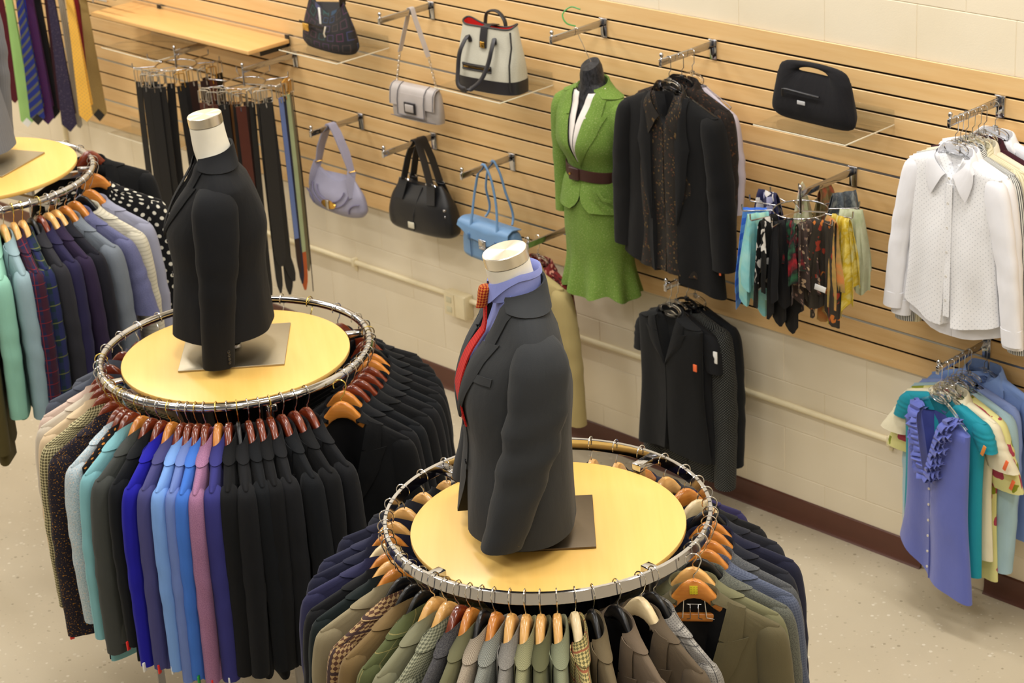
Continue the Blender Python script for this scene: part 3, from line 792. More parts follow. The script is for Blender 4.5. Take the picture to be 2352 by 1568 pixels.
for i, p_ in enumerate((47, 53, 59, 65.5, 72, 79, 86, 93, 101, 110)):
    J1.append((p_, '%s black jacket behind the open-fronted one' % ORD[i], (BLK2, BLK3, BLK)[i % 3], 'ORRRROOBRR'[i], dict(W=0.222, yaw=(24, 20, 16, 12, 8, 4, 0, 0, 0, 0)[i])))
for p_, d_, m_ in ((126, 'black jacket at the back right', BLK2), (142, 'dark brown jacket behind the disc', F((40, 30, 28))), (156, 'dark navy jacket behind the disc', F((28, 28, 40))), (171, 'charcoal jacket straight behind the disc', F((44, 44, 48))), (-174, 'black jacket directly behind the bust plate', BLK),
                   (-160, 'dark plum jacket at the back left', F((48, 26, 40))), (-146, 'light grey jacket at the back left', F((150, 150, 156))), (-134, 'grey-violet jacket at the back left', F((104, 100, 118)))):
    J1.append((p_, d_, m_, 'R', {}))
rs0 = np.random.RandomState(3)
for phi, desc, mat, h, kw in J1:
    place_jacket(1, phi, desc, mat, h, wire=BRASSW if rs0.rand() < 0.3 else WIRE, **kw)

NAVY = F((34, 36, 58), 'solid', (24, 25, 42)); NAVY2 = F((44, 46, 72), 'solid', (32, 33, 54)); NAVY3 = F((38, 40, 50), 'solid', (28, 29, 38))
J2 = [(-128, 'dark navy blazer furthest back on the left', NAVY3, 'T', {}), (-115, 'navy blazer second from the back left', NAVY, 'T', {}),
 (-104, 'navy blazer third from the back left', NAVY2, 'T', dict(W=0.225)), (-95, 'navy suit jacket left of the indigo-navy one', NAVY, 'O', dict(W=0.232)),
 (-88, 'indigo-navy blazer left of two black jackets', F((50, 50, 84)), 'P', dict(W=0.238)), (-81, 'black jacket right of the indigo-navy blazer', BLK2, 'O', dict(W=0.232)),
 (-75, 'greenish black jacket left of the khaki blazer', F((24, 34, 34)), 'T', dict(W=0.225)), (-69, 'khaki blazer left of the brown houndstooth', F((150, 138, 108)), 'O', dict(W=0.228)),
 (-62.5, 'brown and cream houndstooth sport coat', F((178, 148, 104), 'hound', (92, 62, 46), (70, 52, 50), s=0.011), 'B', dict(W=0.222)),
 (-56, 'camel brown sport coat', F((130, 106, 68)), 'B', dict(W=0.225)), (-50, 'green windowpane sport coat', F((86, 92, 56), 'window', (140, 130, 80), s=0.075), 'B', dict(W=0.222)),
 (-43.5, 'sage grey blazer right of the green windowpane', F((136, 134, 106)), 'T', dict(W=0.222)), (-38, 'grey-green birdseye sport coat', F((150, 150, 124), 'hound', (96, 98, 80), s=0.007), 'T', dict(W=0.218)),
 (-33, 'charcoal tweed sport coat', F((84, 82, 82), 'tweed', (56, 55, 58), s=0.004), 'R', {}), (-28.5, 'olive drab sport coat', F((112, 110, 80)), 'O', {}),
 (-24, 'beige herringbone sport coat', F((176, 164, 144), 'herring', (140, 126, 110), s=0.006), 'B', {}), (-19.5, 'silver grey herringbone sport coat', F((152, 154, 144), 'herring', (112, 114, 108), s=0.006), 'O', {}),
 (-14, 'grey flannel blazer', F((142, 138, 130), 'tweed', (120, 116, 110), s=0.003), 'T', {}), (-9, 'light olive herringbone coat', F((158, 156, 118), 'herring', (126, 124, 92), s=0.005), 'T', {}),
 (-4, 'dark olive sport coat', F((98, 98, 68)), 'T', {}), (1.5, 'sage green sport coat', F((142, 146, 116), 'herring', (118, 122, 98), s=0.004), 'T', {}),
 (7.5, 'tan and green houndstooth coat', F((186, 168, 110), 'hound', (104, 98, 62), (150, 90, 60), s=0.007), 'P', {}), (13.5, 'brown suit jacket with a blue ribbon', F((112, 98, 72)), 'B', {}),
 (22, 'taupe brown suit jacket', F((118, 102, 84)), 'B', dict(yaw=10)), (31, 'dark taupe suit jacket', F((104, 90, 72)), 'P', dict(vtop=0.07, yaw=10)),
 (36.5, 'grey glen check jacket', F((168, 164, 156), 'glen', (112, 108, 104), (80, 78, 78), s=0.06), 'B', dict(yaw=6)),
 (51, 'olive suit jacket facing out', F((104, 96, 70)), 'O', dict(yaw=32, hi=True, bar=True, dr=0.035, vtop=0.095, vdepth=0.36, cut=0.03, W=0.228, th=0.034)),
 (57.5, 'pale olive suit jacket', F((126, 124, 92)), 'T', dict(yaw=22, W=0.23)), (64, 'grey-green tweed jacket', F((112, 114, 104), 'tweed', (84, 86, 80), s=0.004), 'B', dict(W=0.235, yaw=14)),
 (70.5, 'blue-grey crosshatch jacket', F((96, 104, 126), 'hound', (80, 88, 110), s=0.006), 'O', dict(W=0.235, yaw=10)), (77, 'mid grey tweed jacket', F((98, 100, 102), 'tweed', (74, 76, 80), s=0.004), 'O', dict(W=0.225, yaw=6)),
 (84, 'dark navy suit jacket right of the grey tweed', NAVY3, 'O', dict(W=0.215)), (91, 'navy jacket with widest right-hand shoulder', NAVY, 'O', dict(W=0.235)),
 (99, 'dark navy jacket behind the wide navy one', NAVY3, 'B', dict(W=0.212)), (108, 'black jacket at the back right', BLK2, 'P', dict(W=0.2)), (118, 'indigo jacket at the back right', F((46, 42, 86)), 'O', dict(W=0.2)),
 (130, 'dark navy jacket back right of centre', NAVY3, 'T', dict(W=0.2)), (141, 'navy jacket at the far back', NAVY, 'O', dict(W=0.2)), (152, 'black jacket straight behind the bust', BLK, 'T', dict(W=0.2)),
 (162, 'deep navy jacket hidden behind the bust', NAVY, 'T', dict(W=0.2)), (173, 'charcoal jacket hidden behind the bust', CHAR, 'T', dict(W=0.2)), (-176, 'greyish navy jacket hidden behind the bust', NAVY2, 'T', dict(W=0.2)), (-164, 'blackish navy jacket hidden behind the bust', NAVY3, 'T', dict(W=0.2)), (-140, 'black jacket beside the back left bracket', BLK3, 'T', {}), (-152, 'dark navy jacket behind the back left bracket', NAVY, 'O', {})]
for phi, desc, mat, h, kw in J2:
    place_jacket(2, phi, desc, mat, h, **kw)

TART1 = F((30, 34, 66), 'plaid', (60, 26, 44), (120, 34, 44), s=0.05); TART2 = F((24, 44, 50), 'plaid', (34, 40, 84), (96, 100, 56), s=0.07)
J3 = [(-16, 'dark green and brown small check jacket', F((60, 58, 46), 'hound', (36, 34, 30), s=0.012), 'T', dict(L=0.80)), (-7, 'olive brown jacket', F((88, 78, 42)), 'T', dict(L=0.84, sl=0.7)),
 (2.5, 'mint green blazer', F((150, 206, 184)), 'T', dict(L=0.66, sl=0.56, sth=0.036)), (8.5, 'pale ice blue blazer', F((152, 178, 186)), 'T', dict(L=0.66, sl=0.58, sth=0.036)),
 (13.5, 'red and navy tartan jacket', TART1, 'T', {}), (18, 'green and blue tartan jacket', TART2, 'T', {}), (22.5, 'charcoal jacket right of the tartans', F((44, 44, 50)), 'B', {}),
 (27, 'deep violet-navy jacket', F((40, 36, 70)), 'R', {}), (32, 'dark plum jacket', F((46, 34, 62)), 'T', {}), (36.5, 'black-navy jacket left of the grey suit', F((26, 26, 36)), 'T', {}),
 (42.5, 'mid grey suit jacket', F((120, 128, 138)), 'O', dict(W=0.225, sth=0.04, hi=True)),
 (50, 'lavender blue short-sleeved linen jacket', F((108, 110, 146), 'tweed', (92, 94, 130), s=0.003), 'O', dict(sleeves='short', sl=0.30, W=0.225)),
 (57.5, 'cream ribbed knit cardigan', F((206, 200, 180), 'hstripe', (186, 180, 160), s=0.016, w=0.3), 'B', dict(W=0.235, lapel=False)),
 (67, 'pale lilac grey jacket', F((156, 158, 178)), 'O', dict(W=0.225)),
 (82, 'black and white polka dot blouse', F((18, 18, 20), 'dots', (226, 222, 206), s=0.05, w=0.16), 'O', dict(W=0.25, th=0.04, lapel=False, dz=0.025)),
 (91, 'grey black lace top', F((70, 70, 72), 'tweed', (34, 34, 36), (150, 150, 146), s=0.008), 'B', dict(W=0.225, lapel=False)),
 (100, 'black coat with raised square shoulder', BLK, 'R', dict(W=0.24, dz=0.08, th=0.05)), (113, 'black jacket at the back right edge', BLK2, 'R', dict(W=0.21)),
 (126, 'dark brown jacket at the back', F((44, 34, 30)), 'R', dict(W=0.2))]
for phi, desc, mat, h, kw in J3:
    place_jacket(3, phi, desc, mat, h, wire=BRASSW if rs0.rand() < 0.3 else WIRE, **kw)

G_, H_ = PLACED['olive suit jacket facing out on the nearest rack']
def sticker():
    t = NT('yellow_sticker'); u, v, _ = t.sep(t.uv())
    a = t.math('LESS_THAN', t.math('FRACT', t.math('DIVIDE', u, 0.008)), 0.35); b = t.math('LESS_THAN', t.math('FRACT', t.math('DIVIDE', v, 0.007)), 0.4)
    t.set(Base_Color=t.mix(t.math('MULTIPLY', t.math('MULTIPLY', a, b), 0.6), lin((222, 206, 40)), lin((120, 110, 30))), Roughness=0.5); return t.m
MB().rbox((0.0, -0.0155, -0.084), (0.022, 0.001, 0.026), 0.0003).build('price_sticker', sticker(), H_)
G_, H_ = PLACED['open-fronted black jacket with lilac neck label on the middle rack']
MB().rbox((0.012, 0.010, -0.150), (0.030, 0.002, 0.018), 0.0006).build('neck_label', plain('lilac_label', (176, 140, 206), 0.5), G_.t)
# ------------------------------------------------------------------ busts on the racks
FORM = plain('cream_form', (228, 222, 204), 0.6)
def bust(label, plate_c, plate_rz, plate_s, ztop, rz, z0, neck_x, plate_mat, form_mat, W=0.2, neck_top=0.09, lean=0.02, H=0.115, L=0.6, cap=True, nr=0.056, tilt_=0.20):
    """shirt-form: base plate, rod, torso with neck and a tilted metal cap. z0 = base of neck; frame faces -y before rz"""
    t = thing('bust_form', label, 'mannequin', (plate_c[0], plate_c[1], ztop), 0, 'shop busts standing on the racks')
    MB().rbox((0, 0, 0.004), (plate_s, plate_s, 0.007), 0.0012).build('base_plate', plate_mat, t, rot=(0, 0, plate_rz))
    off = np.array([neck_x[0]-plate_c[0], neck_x[1]-plate_c[1], z0-ztop])
    ca, sa = math.cos(rz), math.sin(rz); M3 = np.array([[ca, -sa, 0], [sa, ca, 0], [0, 0, 1]])
    MB().lathe([(0.011, z0-ztop-L+0.12), (0.011, 0.02), (0.02, 0.018), (0.022, 0.0075)], 16).build('rod', CHROME, t)
    # torso and neck in one skin
    zz = np.array([neck_top, neck_top-0.03, neck_top-0.06, 0.0, -0.02, -0.045, -0.075, -0.16, -0.26, -0.38, -0.50, -L])
    hw = np.array([nr, nr*1.0, nr*1.03, 0.064, 0.085, 0.115, W*0.70, W*0.76, W*0.74, W*0.66, W*0.68, W*0.68])
    ht = np.array([nr, nr*1.02, nr*1.06, 0.062, 0.060, 0.060, 0.066, H*0.72, H*0.74, H*0.72, H*0.7, H*0.7])
    yc = -np.array([lean*1.6, lean*1.35, lean*1.0, lean*0.3, 0.0, 0.0, 0.0, 0.016, 0.022, 0.026, 0.03, 0.03])
    g = np.linspace(neck_top, -L, 40)
    an = np.arange(32)/32*2*math.pi; R = []
    tilt = tilt_
    for q in g:
        a, b, c = ip(zz, hw, q), ip(zz, ht, q), ip(zz, yc, q)
        k = max(0, (q-neck_top+0.07)/0.07)
        R.append([(a*math.cos(e), c+b*math.sin(e), q+tilt*k*b*math.sin(e)) for e in an])
    MB().grid(np.array(R), closed=True, cap0=True, cap1=True).xf(M3, off).build('torso', form_mat, t)
    if cap:
        m = MB().lathe([(0.002, 0.034), (nr*0.98, 0.034), (nr*1.02, 0.032), (nr*1.02, 0.001)], 40)
        c_, s_ = math.cos(tilt), math.sin(tilt); T = np.array([[1, 0, 0], [0, c_, -s_], [0, s_, c_]])
        m.xf(T, (0, -lean*1.6, neck_top+0.002)).xf(M3, off).build('neck_cap', CAPM, t, angle=30)
    return t
def cap_mat():
    t = NT('spun_steel_cap')
    t.set(Base_Color=lin((232, 229, 222)), Metallic=1.0, Roughness=0.26)
    tg = t.n('ShaderNodeTangent'); tg.direction_type = 'RADIAL'; tg.axis = 'Z'
    t.set(Anisotropic=0.8); t.L.new(tg.outputs[0], t.b.inputs['Tangent']); return t.m
CAPM = cap_mat()
PLATE1 = metal('satin_plate', (178, 168, 146), 0.42); PLATE2 = metal('bronze_plate', (112, 100, 84), 0.45)

def worn_prof(W, H, hem, waist=0.9, yc=(0.0, -0.008, -0.014, -0.008, 0.0, 0.004)):
    return dict(t=[0, 0.14, 0.32, 0.58, 0.8, 1.0], hw=[W, W*0.985, W*0.95, W*waist, W*(waist*0.4+hem*0.6), W*hem], ht=[H*0.64, H*0.88, H*1.05, H*0.97, H*1.02, H*1.08],
                yc=list(yc), sh=[0.066, 0.074, H*0.64], ysh=[-0.004, yc[0]])
def facing(a0, psi): return math.radians(a0-psi+90)

# --- middle rack bust: black jacket
B1C = (-0.513, -2.165)
rz1 = facing(-35.0, 89)
bust('cream headless bust on a square satin plate, wearing the black jacket', (-0.5105, -2.1655), math.radians(47.6), 0.357, 1.3441, rz1, 2.045, (-0.507, -2.158), PLATE1, FORM, W=0.195, neck_top=0.098, lean=0.010, L=0.56, tilt_=0.10)
BJ = F((20, 21, 24), 'solid', (14, 15, 17), rough=0.85, sheen=0.02)
def worn(W, zs, xo, yc, rb, dz=(0.032, 0.022, 0.000, -0.055, -0.18, -0.32, -0.45, -0.58), xi=(-0.085, -0.095, -0.095, -0.078, -0.055, -0.048, -0.046, -0.046)):
    q = ([zs+v for v in dz], [W+v for v in xi], [W+v for v in xo], list(rb), list(yc)); return [q, q]
W = 0.198; zs = -0.092
sl1 = worn(W, zs, (-0.052, -0.018, 0.018, 0.044, 0.056, 0.056, 0.052, 0.048), (-0.018, -0.020, -0.022, -0.026, -0.034, -0.048, -0.062, -0.074), (0.012, 0.040, 0.060, 0.076, 0.073, 0.063, 0.057, 0.053))
g1 = Garment('suit_jacket', 'black single-breasted jacket worn by the cream bust on the middle rack', 'jacket', (-0.507, -2.158, 2.045), rz1, BJ,
    W=W, nw=0.072, zn=0.0, zs=zs, L=0.60, vdepth=0.27, vtop=0.062, hi=True, prof=worn_prof(W, 0.160, 1.05, 0.9, (0, -0.012, -0.020, -0.028, -0.036, -0.040)), slpath=sl1,
    folds=0.004, cut=0.05, buttons=2, btnmat=plain('black_button', (30, 30, 32), 0.25), wr=0.04, seed=4, p=2.1)
def cuff_buttons(g, sl, n=4, r=0.0062, gap=0.013):
    z, xi, xo, rb, yc = sl[1]
    for k in range(n):
        nrm = np.array([0.80, 0.60, 0.0]); c = np.array([(xi[-1]+xo[-1])/2, yc[-1], z[-1]+0.022+gap*k])
        button_row(g.t, plain('black_button', (30, 30, 32), 0.25), [tuple(c+np.array([(xo[-1]-xi[-1])/2*0.86, rb[-1]*0.68, 0]))], r=r, normal=nrm)
cuff_buttons(g1, sl1, 4)
mir = lambda P: [(-x, y, z) for x, y, z in P]

# --- nearest rack bust: charcoal suit, blue shirt, red tie
rz2 = facing(-43.9, 79)
B2 = (1.176, -2.402)
bust('cream headless bust on a bronze plate, wearing the charcoal suit jacket', (1.183, -2.396), math.radians(45.4), 0.308, 1.3361, rz2, 2.058, B2, PLATE2, FORM, W=0.21, neck_top=0.078, lean=0.022, L=0.6, nr=0.060, H=0.122)
CH2 = F((52, 54, 56), 'solid', (38, 39, 41), rough=0.85, sheen=0.05)
W = 0.222; zs = -0.100
sl2 = worn(W, zs, (-0.052, -0.018, 0.020, 0.050, 0.064, 0.066, 0.060, 0.046), (0.0, 0.0, 0.0, -0.006, -0.026, -0.060, -0.098, -0.140), (0.012, 0.042, 0.062, 0.080, 0.078, 0.072, 0.066, 0.060), dz=(0.036, 0.025, 0.002, -0.055, -0.18, -0.30, -0.42, -0.55))
g2 = Garment('suit_jacket', 'charcoal grey suit jacket worn by the bust with red tie', 'jacket', (B2[0], B2[1], 2.058), rz2, CH2,
    W=W, nw=0.076, zn=0.0, zs=zs, L=0.672, vdepth=0.355, vtop=0.070, hi=True, prof=worn_prof(W, 0.146, 1.05, 0.94, (-0.010, -0.030, -0.036, -0.040, -0.048, -0.052)), slpath=sl2,
    folds=0.007, cut=0.055, buttons=2, btnmat=plain('charcoal_button', (26, 27, 30), 0.2), wr=0.10, seed=9, p=2.1)
cuff_buttons(g2, sl2, 3, 0.008, 0.018)
# welt breast pocket on the wearer's left
rows = []
for k in np.linspace(0, 1, 7):
    x = 0.075+0.085*k; zc_ = -0.205+0.010*k
    rows.append([(x, float(g2.front_y(x, zz))-0.0035, zz) for zz in (zc_+0.011, zc_-0.011)])
MB().sheet(np.array(rows), 0.003).build('breast_pocket', CH2, g2.t)
# shirt: collar and visible front
SB = F((150, 160, 226), 'solid', (120, 130, 200), rough=0.7)
st = thing('dress_shirt', 'light blue dress shirt under the charcoal suit jacket', 'shirt', (B2[0], B2[1], 2.058), rz2)
rows = []
for q in np.linspace(0.004, -0.335, 14):
    hwv = 0.062*max(0.2, 1+q/0.40)
    rows.append([(x, float(g2.front_y(x, min(q, -0.002)))*0.93+0.004, q) for x in np.linspace(-hwv, hwv, 9)])
MB().sheet(np.array(rows), 0.002).build('shirt_front', SB, st)
a = np.linspace(-0.5*math.pi+0.16, 1.5*math.pi-0.16, 41); G = []
for k in np.linspace(0, 1, 8):
    R = []
    for q in a:
        c, sn = math.cos(q), math.sin(q); fr = max(0, -sn)**3
        gr = 0.064*(1.0 if k < 0.5 else 1.05+0.08*(k-0.5)); stand = 0.062
        zz = 0.004+stand*(k/0.5) if k < 0.5 else 0.004+stand-(k-0.5)*2*(0.020+0.046*fr)
        zz -= 0.030*max(0, -sn)
        R.append((gr*c+np.sign(c)*0.006*fr*max(0, k-0.5), -0.016+gr*sn*1.04-0.010*fr*(k if k > 0.5 else 0.5), zz))
    G.append(R)
MB().sheet(np.array(G), 0.002).build('collar', SB, st)
TIE = F((168, 20, 20), 'hound', (196, 40, 30), s=0.006)
tt = thing('necktie', 'red knitted necktie on the charcoal-suited bust', 'necktie', (B2[0], B2[1], 2.058), rz2)
yk = -0.098
kn = [(0.014, 0.020), (0.022, 0.015), (0.022, 0.004), (0.018, -0.014), (0.013, -0.030), (0.010, -0.040)]
R = [[(r*math.cos(e), yk+0.016*math.sin(e)-0.006*i*0.5, z) for e in np.arange(16)/16*2*math.pi] for i, (r, z) in enumerate(kn)]
MB().grid(np.array(R), closed=True, cap0=True, cap1=True).build('knot', F((150, 34, 20), 'hound', (206, 120, 50), s=0.006), tt)
zz = np.linspace(-0.036, -0.37, 16)
P = [(0.0, min(float(g2.front_y(0.0, q))*0.97-0.004-0.010*math.sin(3.1*min(1, k/15)), yk-0.004-0.03*k/15), q) for k, q in enumerate(zz)]
MB().strap(P, ip([0, 0.15, 0.6, 1], [0.026, 0.034, 0.062, 0.07], np.linspace(0, 1, 16)), 0.005, (1, 0, 0)).build('blade', TIE, tt)

# --- far-left bust: mid grey suit
rz3 = math.radians(-75)
B3 = (-2.362, -2.040)
bust('headless bust on the far-left rack, cut by the photo edge', (-2.303, -1.970), math.radians(-66.4), 0.30, 1.6011, rz3, 2.33, B3, PLATE1, FORM, W=0.2, L=0.58)
W = 0.21; zs = -0.094
sl3 = worn(W, zs, (-0.052, -0.018, 0.018, 0.044, 0.056, 0.056, 0.052, 0.048), (0, 0, 0.002, 0.004, 0.004, -0.002, -0.010, -0.018), (0.012, 0.038, 0.058, 0.074, 0.071, 0.063, 0.057, 0.053))
Garment('suit_jacket', 'mid grey suit jacket on the bust at the left photo edge', 'jacket', (B3[0], B3[1], 2.33), rz3, F((112, 114, 120), 'stripe', (98, 100, 106), s=0.012),
    W=W, nw=0.074, zn=0.0, zs=zs, L=0.68, vdepth=0.34, vtop=0.066, hi=True, prof=worn_prof(W, 0.135, 1.06, 0.94), slpath=sl3, folds=0.005, cut=0.05, seed=12, p=2.1)
# ------------------------------------------------------------------ wall fixtures
def faceout(label, X, n, L=0.30, ball=True, hooks=0):
    """rectangular chrome arm on a plate hooked into groove n"""
    z = ZT-n*PITCHZ
    t = thing('faceout_arm', label, 'hook arm', (X, 0.0, z), 0, 'chrome arms hooked into the slat wall')
    MB().rbox((0, -0.004, -0.036), (0.034, 0.004, 0.076), 0.001).build('back_plate', CHROME, t)
    MB().rbox((0, -0.006, 0.003), (0.042, 0.010, 0.006), 0.002).build('top_lip', CHROME, t)
    MB().rbox((0, -L/2-0.006, -0.014), (0.010, L, 0.026), 0.0015).build('arm', CHROME, t)
    MB().lathe([(0.0015, 0.024), (0.006, 0.021), (0.0085, 0.014), (0.006, 0.007), (0.004, 0.004), (0.0065, 0.0), (0.0065, -0.004)], 12, (0, -L-0.002, 0)).rbox((0, -L-0.008, -0.016), (0.014, 0.004, 0.030), 0.001).build('end_knob', CHROME, t)
    return t
ARM = dict(chainbag=(-1.815, 2, 'chrome arm holding the grey chain-strap bag'), suit=(-0.777, 1, 'chrome arm holding the green skirt suit'), blackj=(-0.199, 1, 'chrome arm holding the open black jacket'),
           shirts=(1.094, 1, 'chrome arm holding the row of white shirts'), lilac=(-2.369, 10, 'chrome arm holding the lilac shoulder bag'), blackbag=(-1.866, 10, 'chrome arm holding the black leather bag'),
           bluebag=(-1.362, 10, 'chrome arm holding the blue flap bag'), blouses=(1.07, 13, 'low chrome arm holding the blue ruffled blouse'), vest=(-0.212, 13, 'low chrome arm holding the black sleeveless blouse'),
           tan=(-0.98, 13, 'low chrome arm holding the tan garment'))
for k, (X, n, lb) in ARM.items(): faceout(lb, X, n)
def armz(k): return ZT-ARM[k][1]*PITCHZ

def acrylic_shelf(label, x0, x1, z, depth=0.31):
    t = thing('acrylic_shelf', label, 'shelf', ((x0+x1)/2, 0.0, z), 0, 'clear acrylic shelves on the slat wall'); h = (x1-x0)/2
    th = 0.0055
    MB().rbox((0, -depth/2-0.004, 0), (2*h, depth, th), 0.0012).build('shelf_plate', ACRYL, t)
    MB().rbox((0, -0.006, 0.029), (2*h, 0.0045, 0.054), 0.001).build('back_lip', ACRYL, t)
    e = plain('acrylic_edge', (232, 224, 200), 0.15)
    MB().rbox((0, -depth-0.0045, 0), (2*h, 0.0022, th*0.9), 0.0006).build('front_edge', e, t)
    MB().rbox((h, -depth/2-0.004, 0), (0.0022, depth, th*0.9), 0.0006).build('side_edge', e, t)
    return t
acrylic_shelf('clear acrylic shelf under the black patterned handbag', -2.53, -2.122, 1.637)
acrylic_shelf('clear acrylic shelf under the cream canvas tote', -1.485, -1.085, 1.638)
acrylic_shelf('clear acrylic shelf under the black cut-out clutch', 0.235, 0.652, 1.784, 0.29)
acrylic_shelf('empty clear acrylic shelf below the wooden shelf', -4.0, -3.54, 1.42)
acrylic_shelf('small low acrylic ledge at the bottom of the slat wall', -4.3, -3.75, 0.868, 0.15)
t = thing('wooden_shelf', 'long maple shelf on black brackets above the belts', 'shelf', (-3.49, -0.01, 1.569))
MB().rbox((0, -0.125, -0.0095), (1.30, 0.25, 0.019), 0.0015).build('shelf_board', MAPLE2 if 'MAPLE2' in globals() else MAPLE, t)
for sx in (-0.40, 0.635):
    b = MB().rbox((sx, -0.002, -0.03), (0.030, 0.006, 0.10), 0.001).prism([(0, 0)]*0 or [(sx-0.003, -0.045), (sx+0.003, -0.045), (sx+0.003, -0.020), (sx-0.003, -0.020)], -0.17, 0.0)
    b.build('bracket', BLACKP, t)

# ------------------------------------------------------------------ handbags
def pouch(mb, prof, p=2.6, n=40, mi=0, dome=0.0, belly=None):
    """soft body: prof rows (z, half width, half depth, y centre), top to bottom"""
    zz = np.array([q[0] for q in prof]); g = np.linspace(zz[0], zz[-1], 26)
    A = ip(zz, [q[1] for q in prof], g); B = ip(zz, [q[2] for q in prof], g); Cc = ip(zz, [q[3] if len(q) > 3 else 0 for q in prof], g)
    an = np.arange(n)/n*2*math.pi; R = []
    for i in range(len(g)):
        R.append([(A[i]*np.sign(math.cos(e))*abs(math.cos(e))**(2/p), Cc[i]+B[i]*np.sign(math.sin(e))*abs(math.sin(e))**(2/p), g[i]+(belly(math.cos(e), i/25) if belly else 0)) for e in an])
    mb.grid(np.array(R), closed=True, cap0=True, cap1=True, mi=mi); return mb
def lea(name, c, rough=0.42, bump=0.3, vary=0.12): return plain(name, c, rough, vary=vary, vscale=18, bump=bump)

# black patterned hobo on the first shelf
def sig_mat():
    t = NT('signature_print'); uv = t.uv(); u, v, _ = t.sep(uv); s = 0.050
    row = t.math('FLOOR', t.math('DIVIDE', v, s)); fu = t.math('SUBTRACT', t.math('FRACT', t.math('ADD', t.math('DIVIDE', u, s), t.math('MULTIPLY', row, 0.5))), 0.5); fv = t.math('SUBTRACT', t.math('FRACT', t.math('DIVIDE', v, s)), 0.5)
    d = t.math('MAXIMUM', t.math('ABSOLUTE', fu), t.math('ABSOLUTE', fv))
    ring = t.math('LESS_THAN', t.math('ABSOLUTE', t.math('SUBTRACT', d, 0.31)), 0.04)
    wn = t.n('ShaderNodeTexWhiteNoise'); cx = t.n('ShaderNodeCombineXYZ'); t.L.new(t.math('FLOOR', t.math('ADD', t.math('DIVIDE', u, s), t.math('MULTIPLY', row, 0.5))), cx.inputs[0]); t.L.new(row, cx.inputs[1]); t.L.new(cx.outputs[0], wn.inputs[0])
    c = t.ramp(wn.outputs['Value'], [(0.0, lin((28, 66, 56))), (0.35, lin((34, 54, 88))), (0.65, lin((74, 32, 60))), (1.0, lin((56, 48, 40)))])
    t.set(Base_Color=t.mix(ring, lin((22, 20, 22)), c), Roughness=0.7); return t.m
BAGX = {}
b1 = thing('hobo_bag', 'black handbag with coloured square-ring print on an acrylic shelf', 'handbag', (-2.335, -0.165, 1.641), math.radians(-4), 'handbags on the wall')
SIG = sig_mat(); BL = lea('black_leather_trim', (24, 20, 20))
m = pouch(MB(), [(0.235, 0.105, 0.012), (0.20, 0.118, 0.022), (0.10, 0.148, 0.048), (0.03, 0.158, 0.056), (0.0, 0.14, 0.045)], p=2.6, belly=lambda c, t: -0.085*(1-abs(c)**1.6)*(1-t)**1.3)
m.build('body', SIG, b1)
MB().strap([(x, -0.045-0.012*(1-abs(x)/0.15), 0.112-0.10*x*0.0) for x in np.linspace(-0.135, 0.03, 9)], 0.010, 0.003, (0, 0, 1)).build('pocket_trim', BL, b1)
MB().rbox((-0.075, -0.062, 0.098), (0.040, 0.004, 0.034), 0.002).build('logo_plate', GOLD, b1)
for sx in (-1, 1):
    MB().strap([(sx*0.098, 0, 0.215), (sx*0.104, -0.004, 0.24), (sx*0.100, 0, 0.265), (sx*0.088, 0, 0.285)], 0.03, 0.004, (0, 1, 0)).build('strap_tab', BL, b1)
    MB().tube([(sx*0.100+0.014*math.cos(a), 0.014*math.sin(a), 0.262) for a in np.arange(12)/12*6.283], 0.002, 6, closed=True, ref=(0, 0, 1)).build('ring', CHROME, b1)
MB().strap(curve3([(-0.09, 0, 0.28), (-0.075, 0.0, 0.36), (-0.03, 0.0, 0.42), (0.03, 0.0, 0.40), (0.075, 0, 0.33), (0.09, 0, 0.28)], 24), 0.022, 0.004, (0, 1, 0)).build('shoulder_strap', BL, b1)
MB().rbox((0.012, -0.052, 0.165), (0.012, 0.002, 0.075), 0.0005).build('hang_tag', WHITE_T, b1)
MB().tube([(0.04, -0.05, 0.12), (0.042, -0.062, 0.09), (0.046, -0.06, 0.075)], 0.004, 6).build('zip_pull', STEEL, b1)

b1.scale = (1.2, 1.1, 1.0)
# grey flap bag on a chain
X, n, _ = ARM['chainbag']; za = armz('chainbag')-0.001
g = (205, 200, 200)
b2 = thing('chain_strap_bag', 'pale grey flap bag hanging by a leather and chain strap', 'handbag', (X-0.005, -0.12, za), math.radians(3), 'handbags on the wall')
GL = lea('pale_grey_leather', (176, 168, 164), 0.4); GD = lea('grey_piping', (104, 100, 104), 0.5)
zb = -0.50
m = pouch(MB(), [(0.145+zb, 0.128, 0.012, 0.01), (0.12+zb, 0.138, 0.028, 0.004), (0.03+zb, 0.148, 0.036), (0.0+zb, 0.146, 0.034)], p=3.5); m.build('body', GL, b2)
G = [[(x, y, z+zb) for x in np.linspace(-0.138, 0.138, 12)] for y, z in ((0.016, 0.150), (0.0, 0.156), (-0.022, 0.148), (-0.034, 0.13), (-0.040, 0.09), (-0.042, 0.062))]
MB().sheet(np.array(G), 0.004).build('flap', GL, b2)
G = [[(x, y, z+zb) for x in np.linspace(-0.085, 0.085, 8)] for y, z in ((-0.038, 0.120), (-0.044, 0.09), (-0.046, 0.055), (-0.046, 0.022))]
MB().sheet(np.array(G), 0.004).build('centre_flap', GL, b2)
m = MB()
for sx in (-0.082, 0.082): m.tube([(sx, 0.0, 0.160+zb), (sx, -0.026, 0.150+zb), (sx, -0.041, 0.128+zb), (sx, -0.049, 0.09+zb), (sx, -0.050, 0.024+zb)], 0.0022, 6)
for sx in (-0.132, 0.132): m.tube([(sx, 0.0, 0.158+zb), (sx, -0.024, 0.150+zb), (sx, -0.038, 0.130+zb), (sx, -0.045, 0.066+zb)], 0.002, 6)
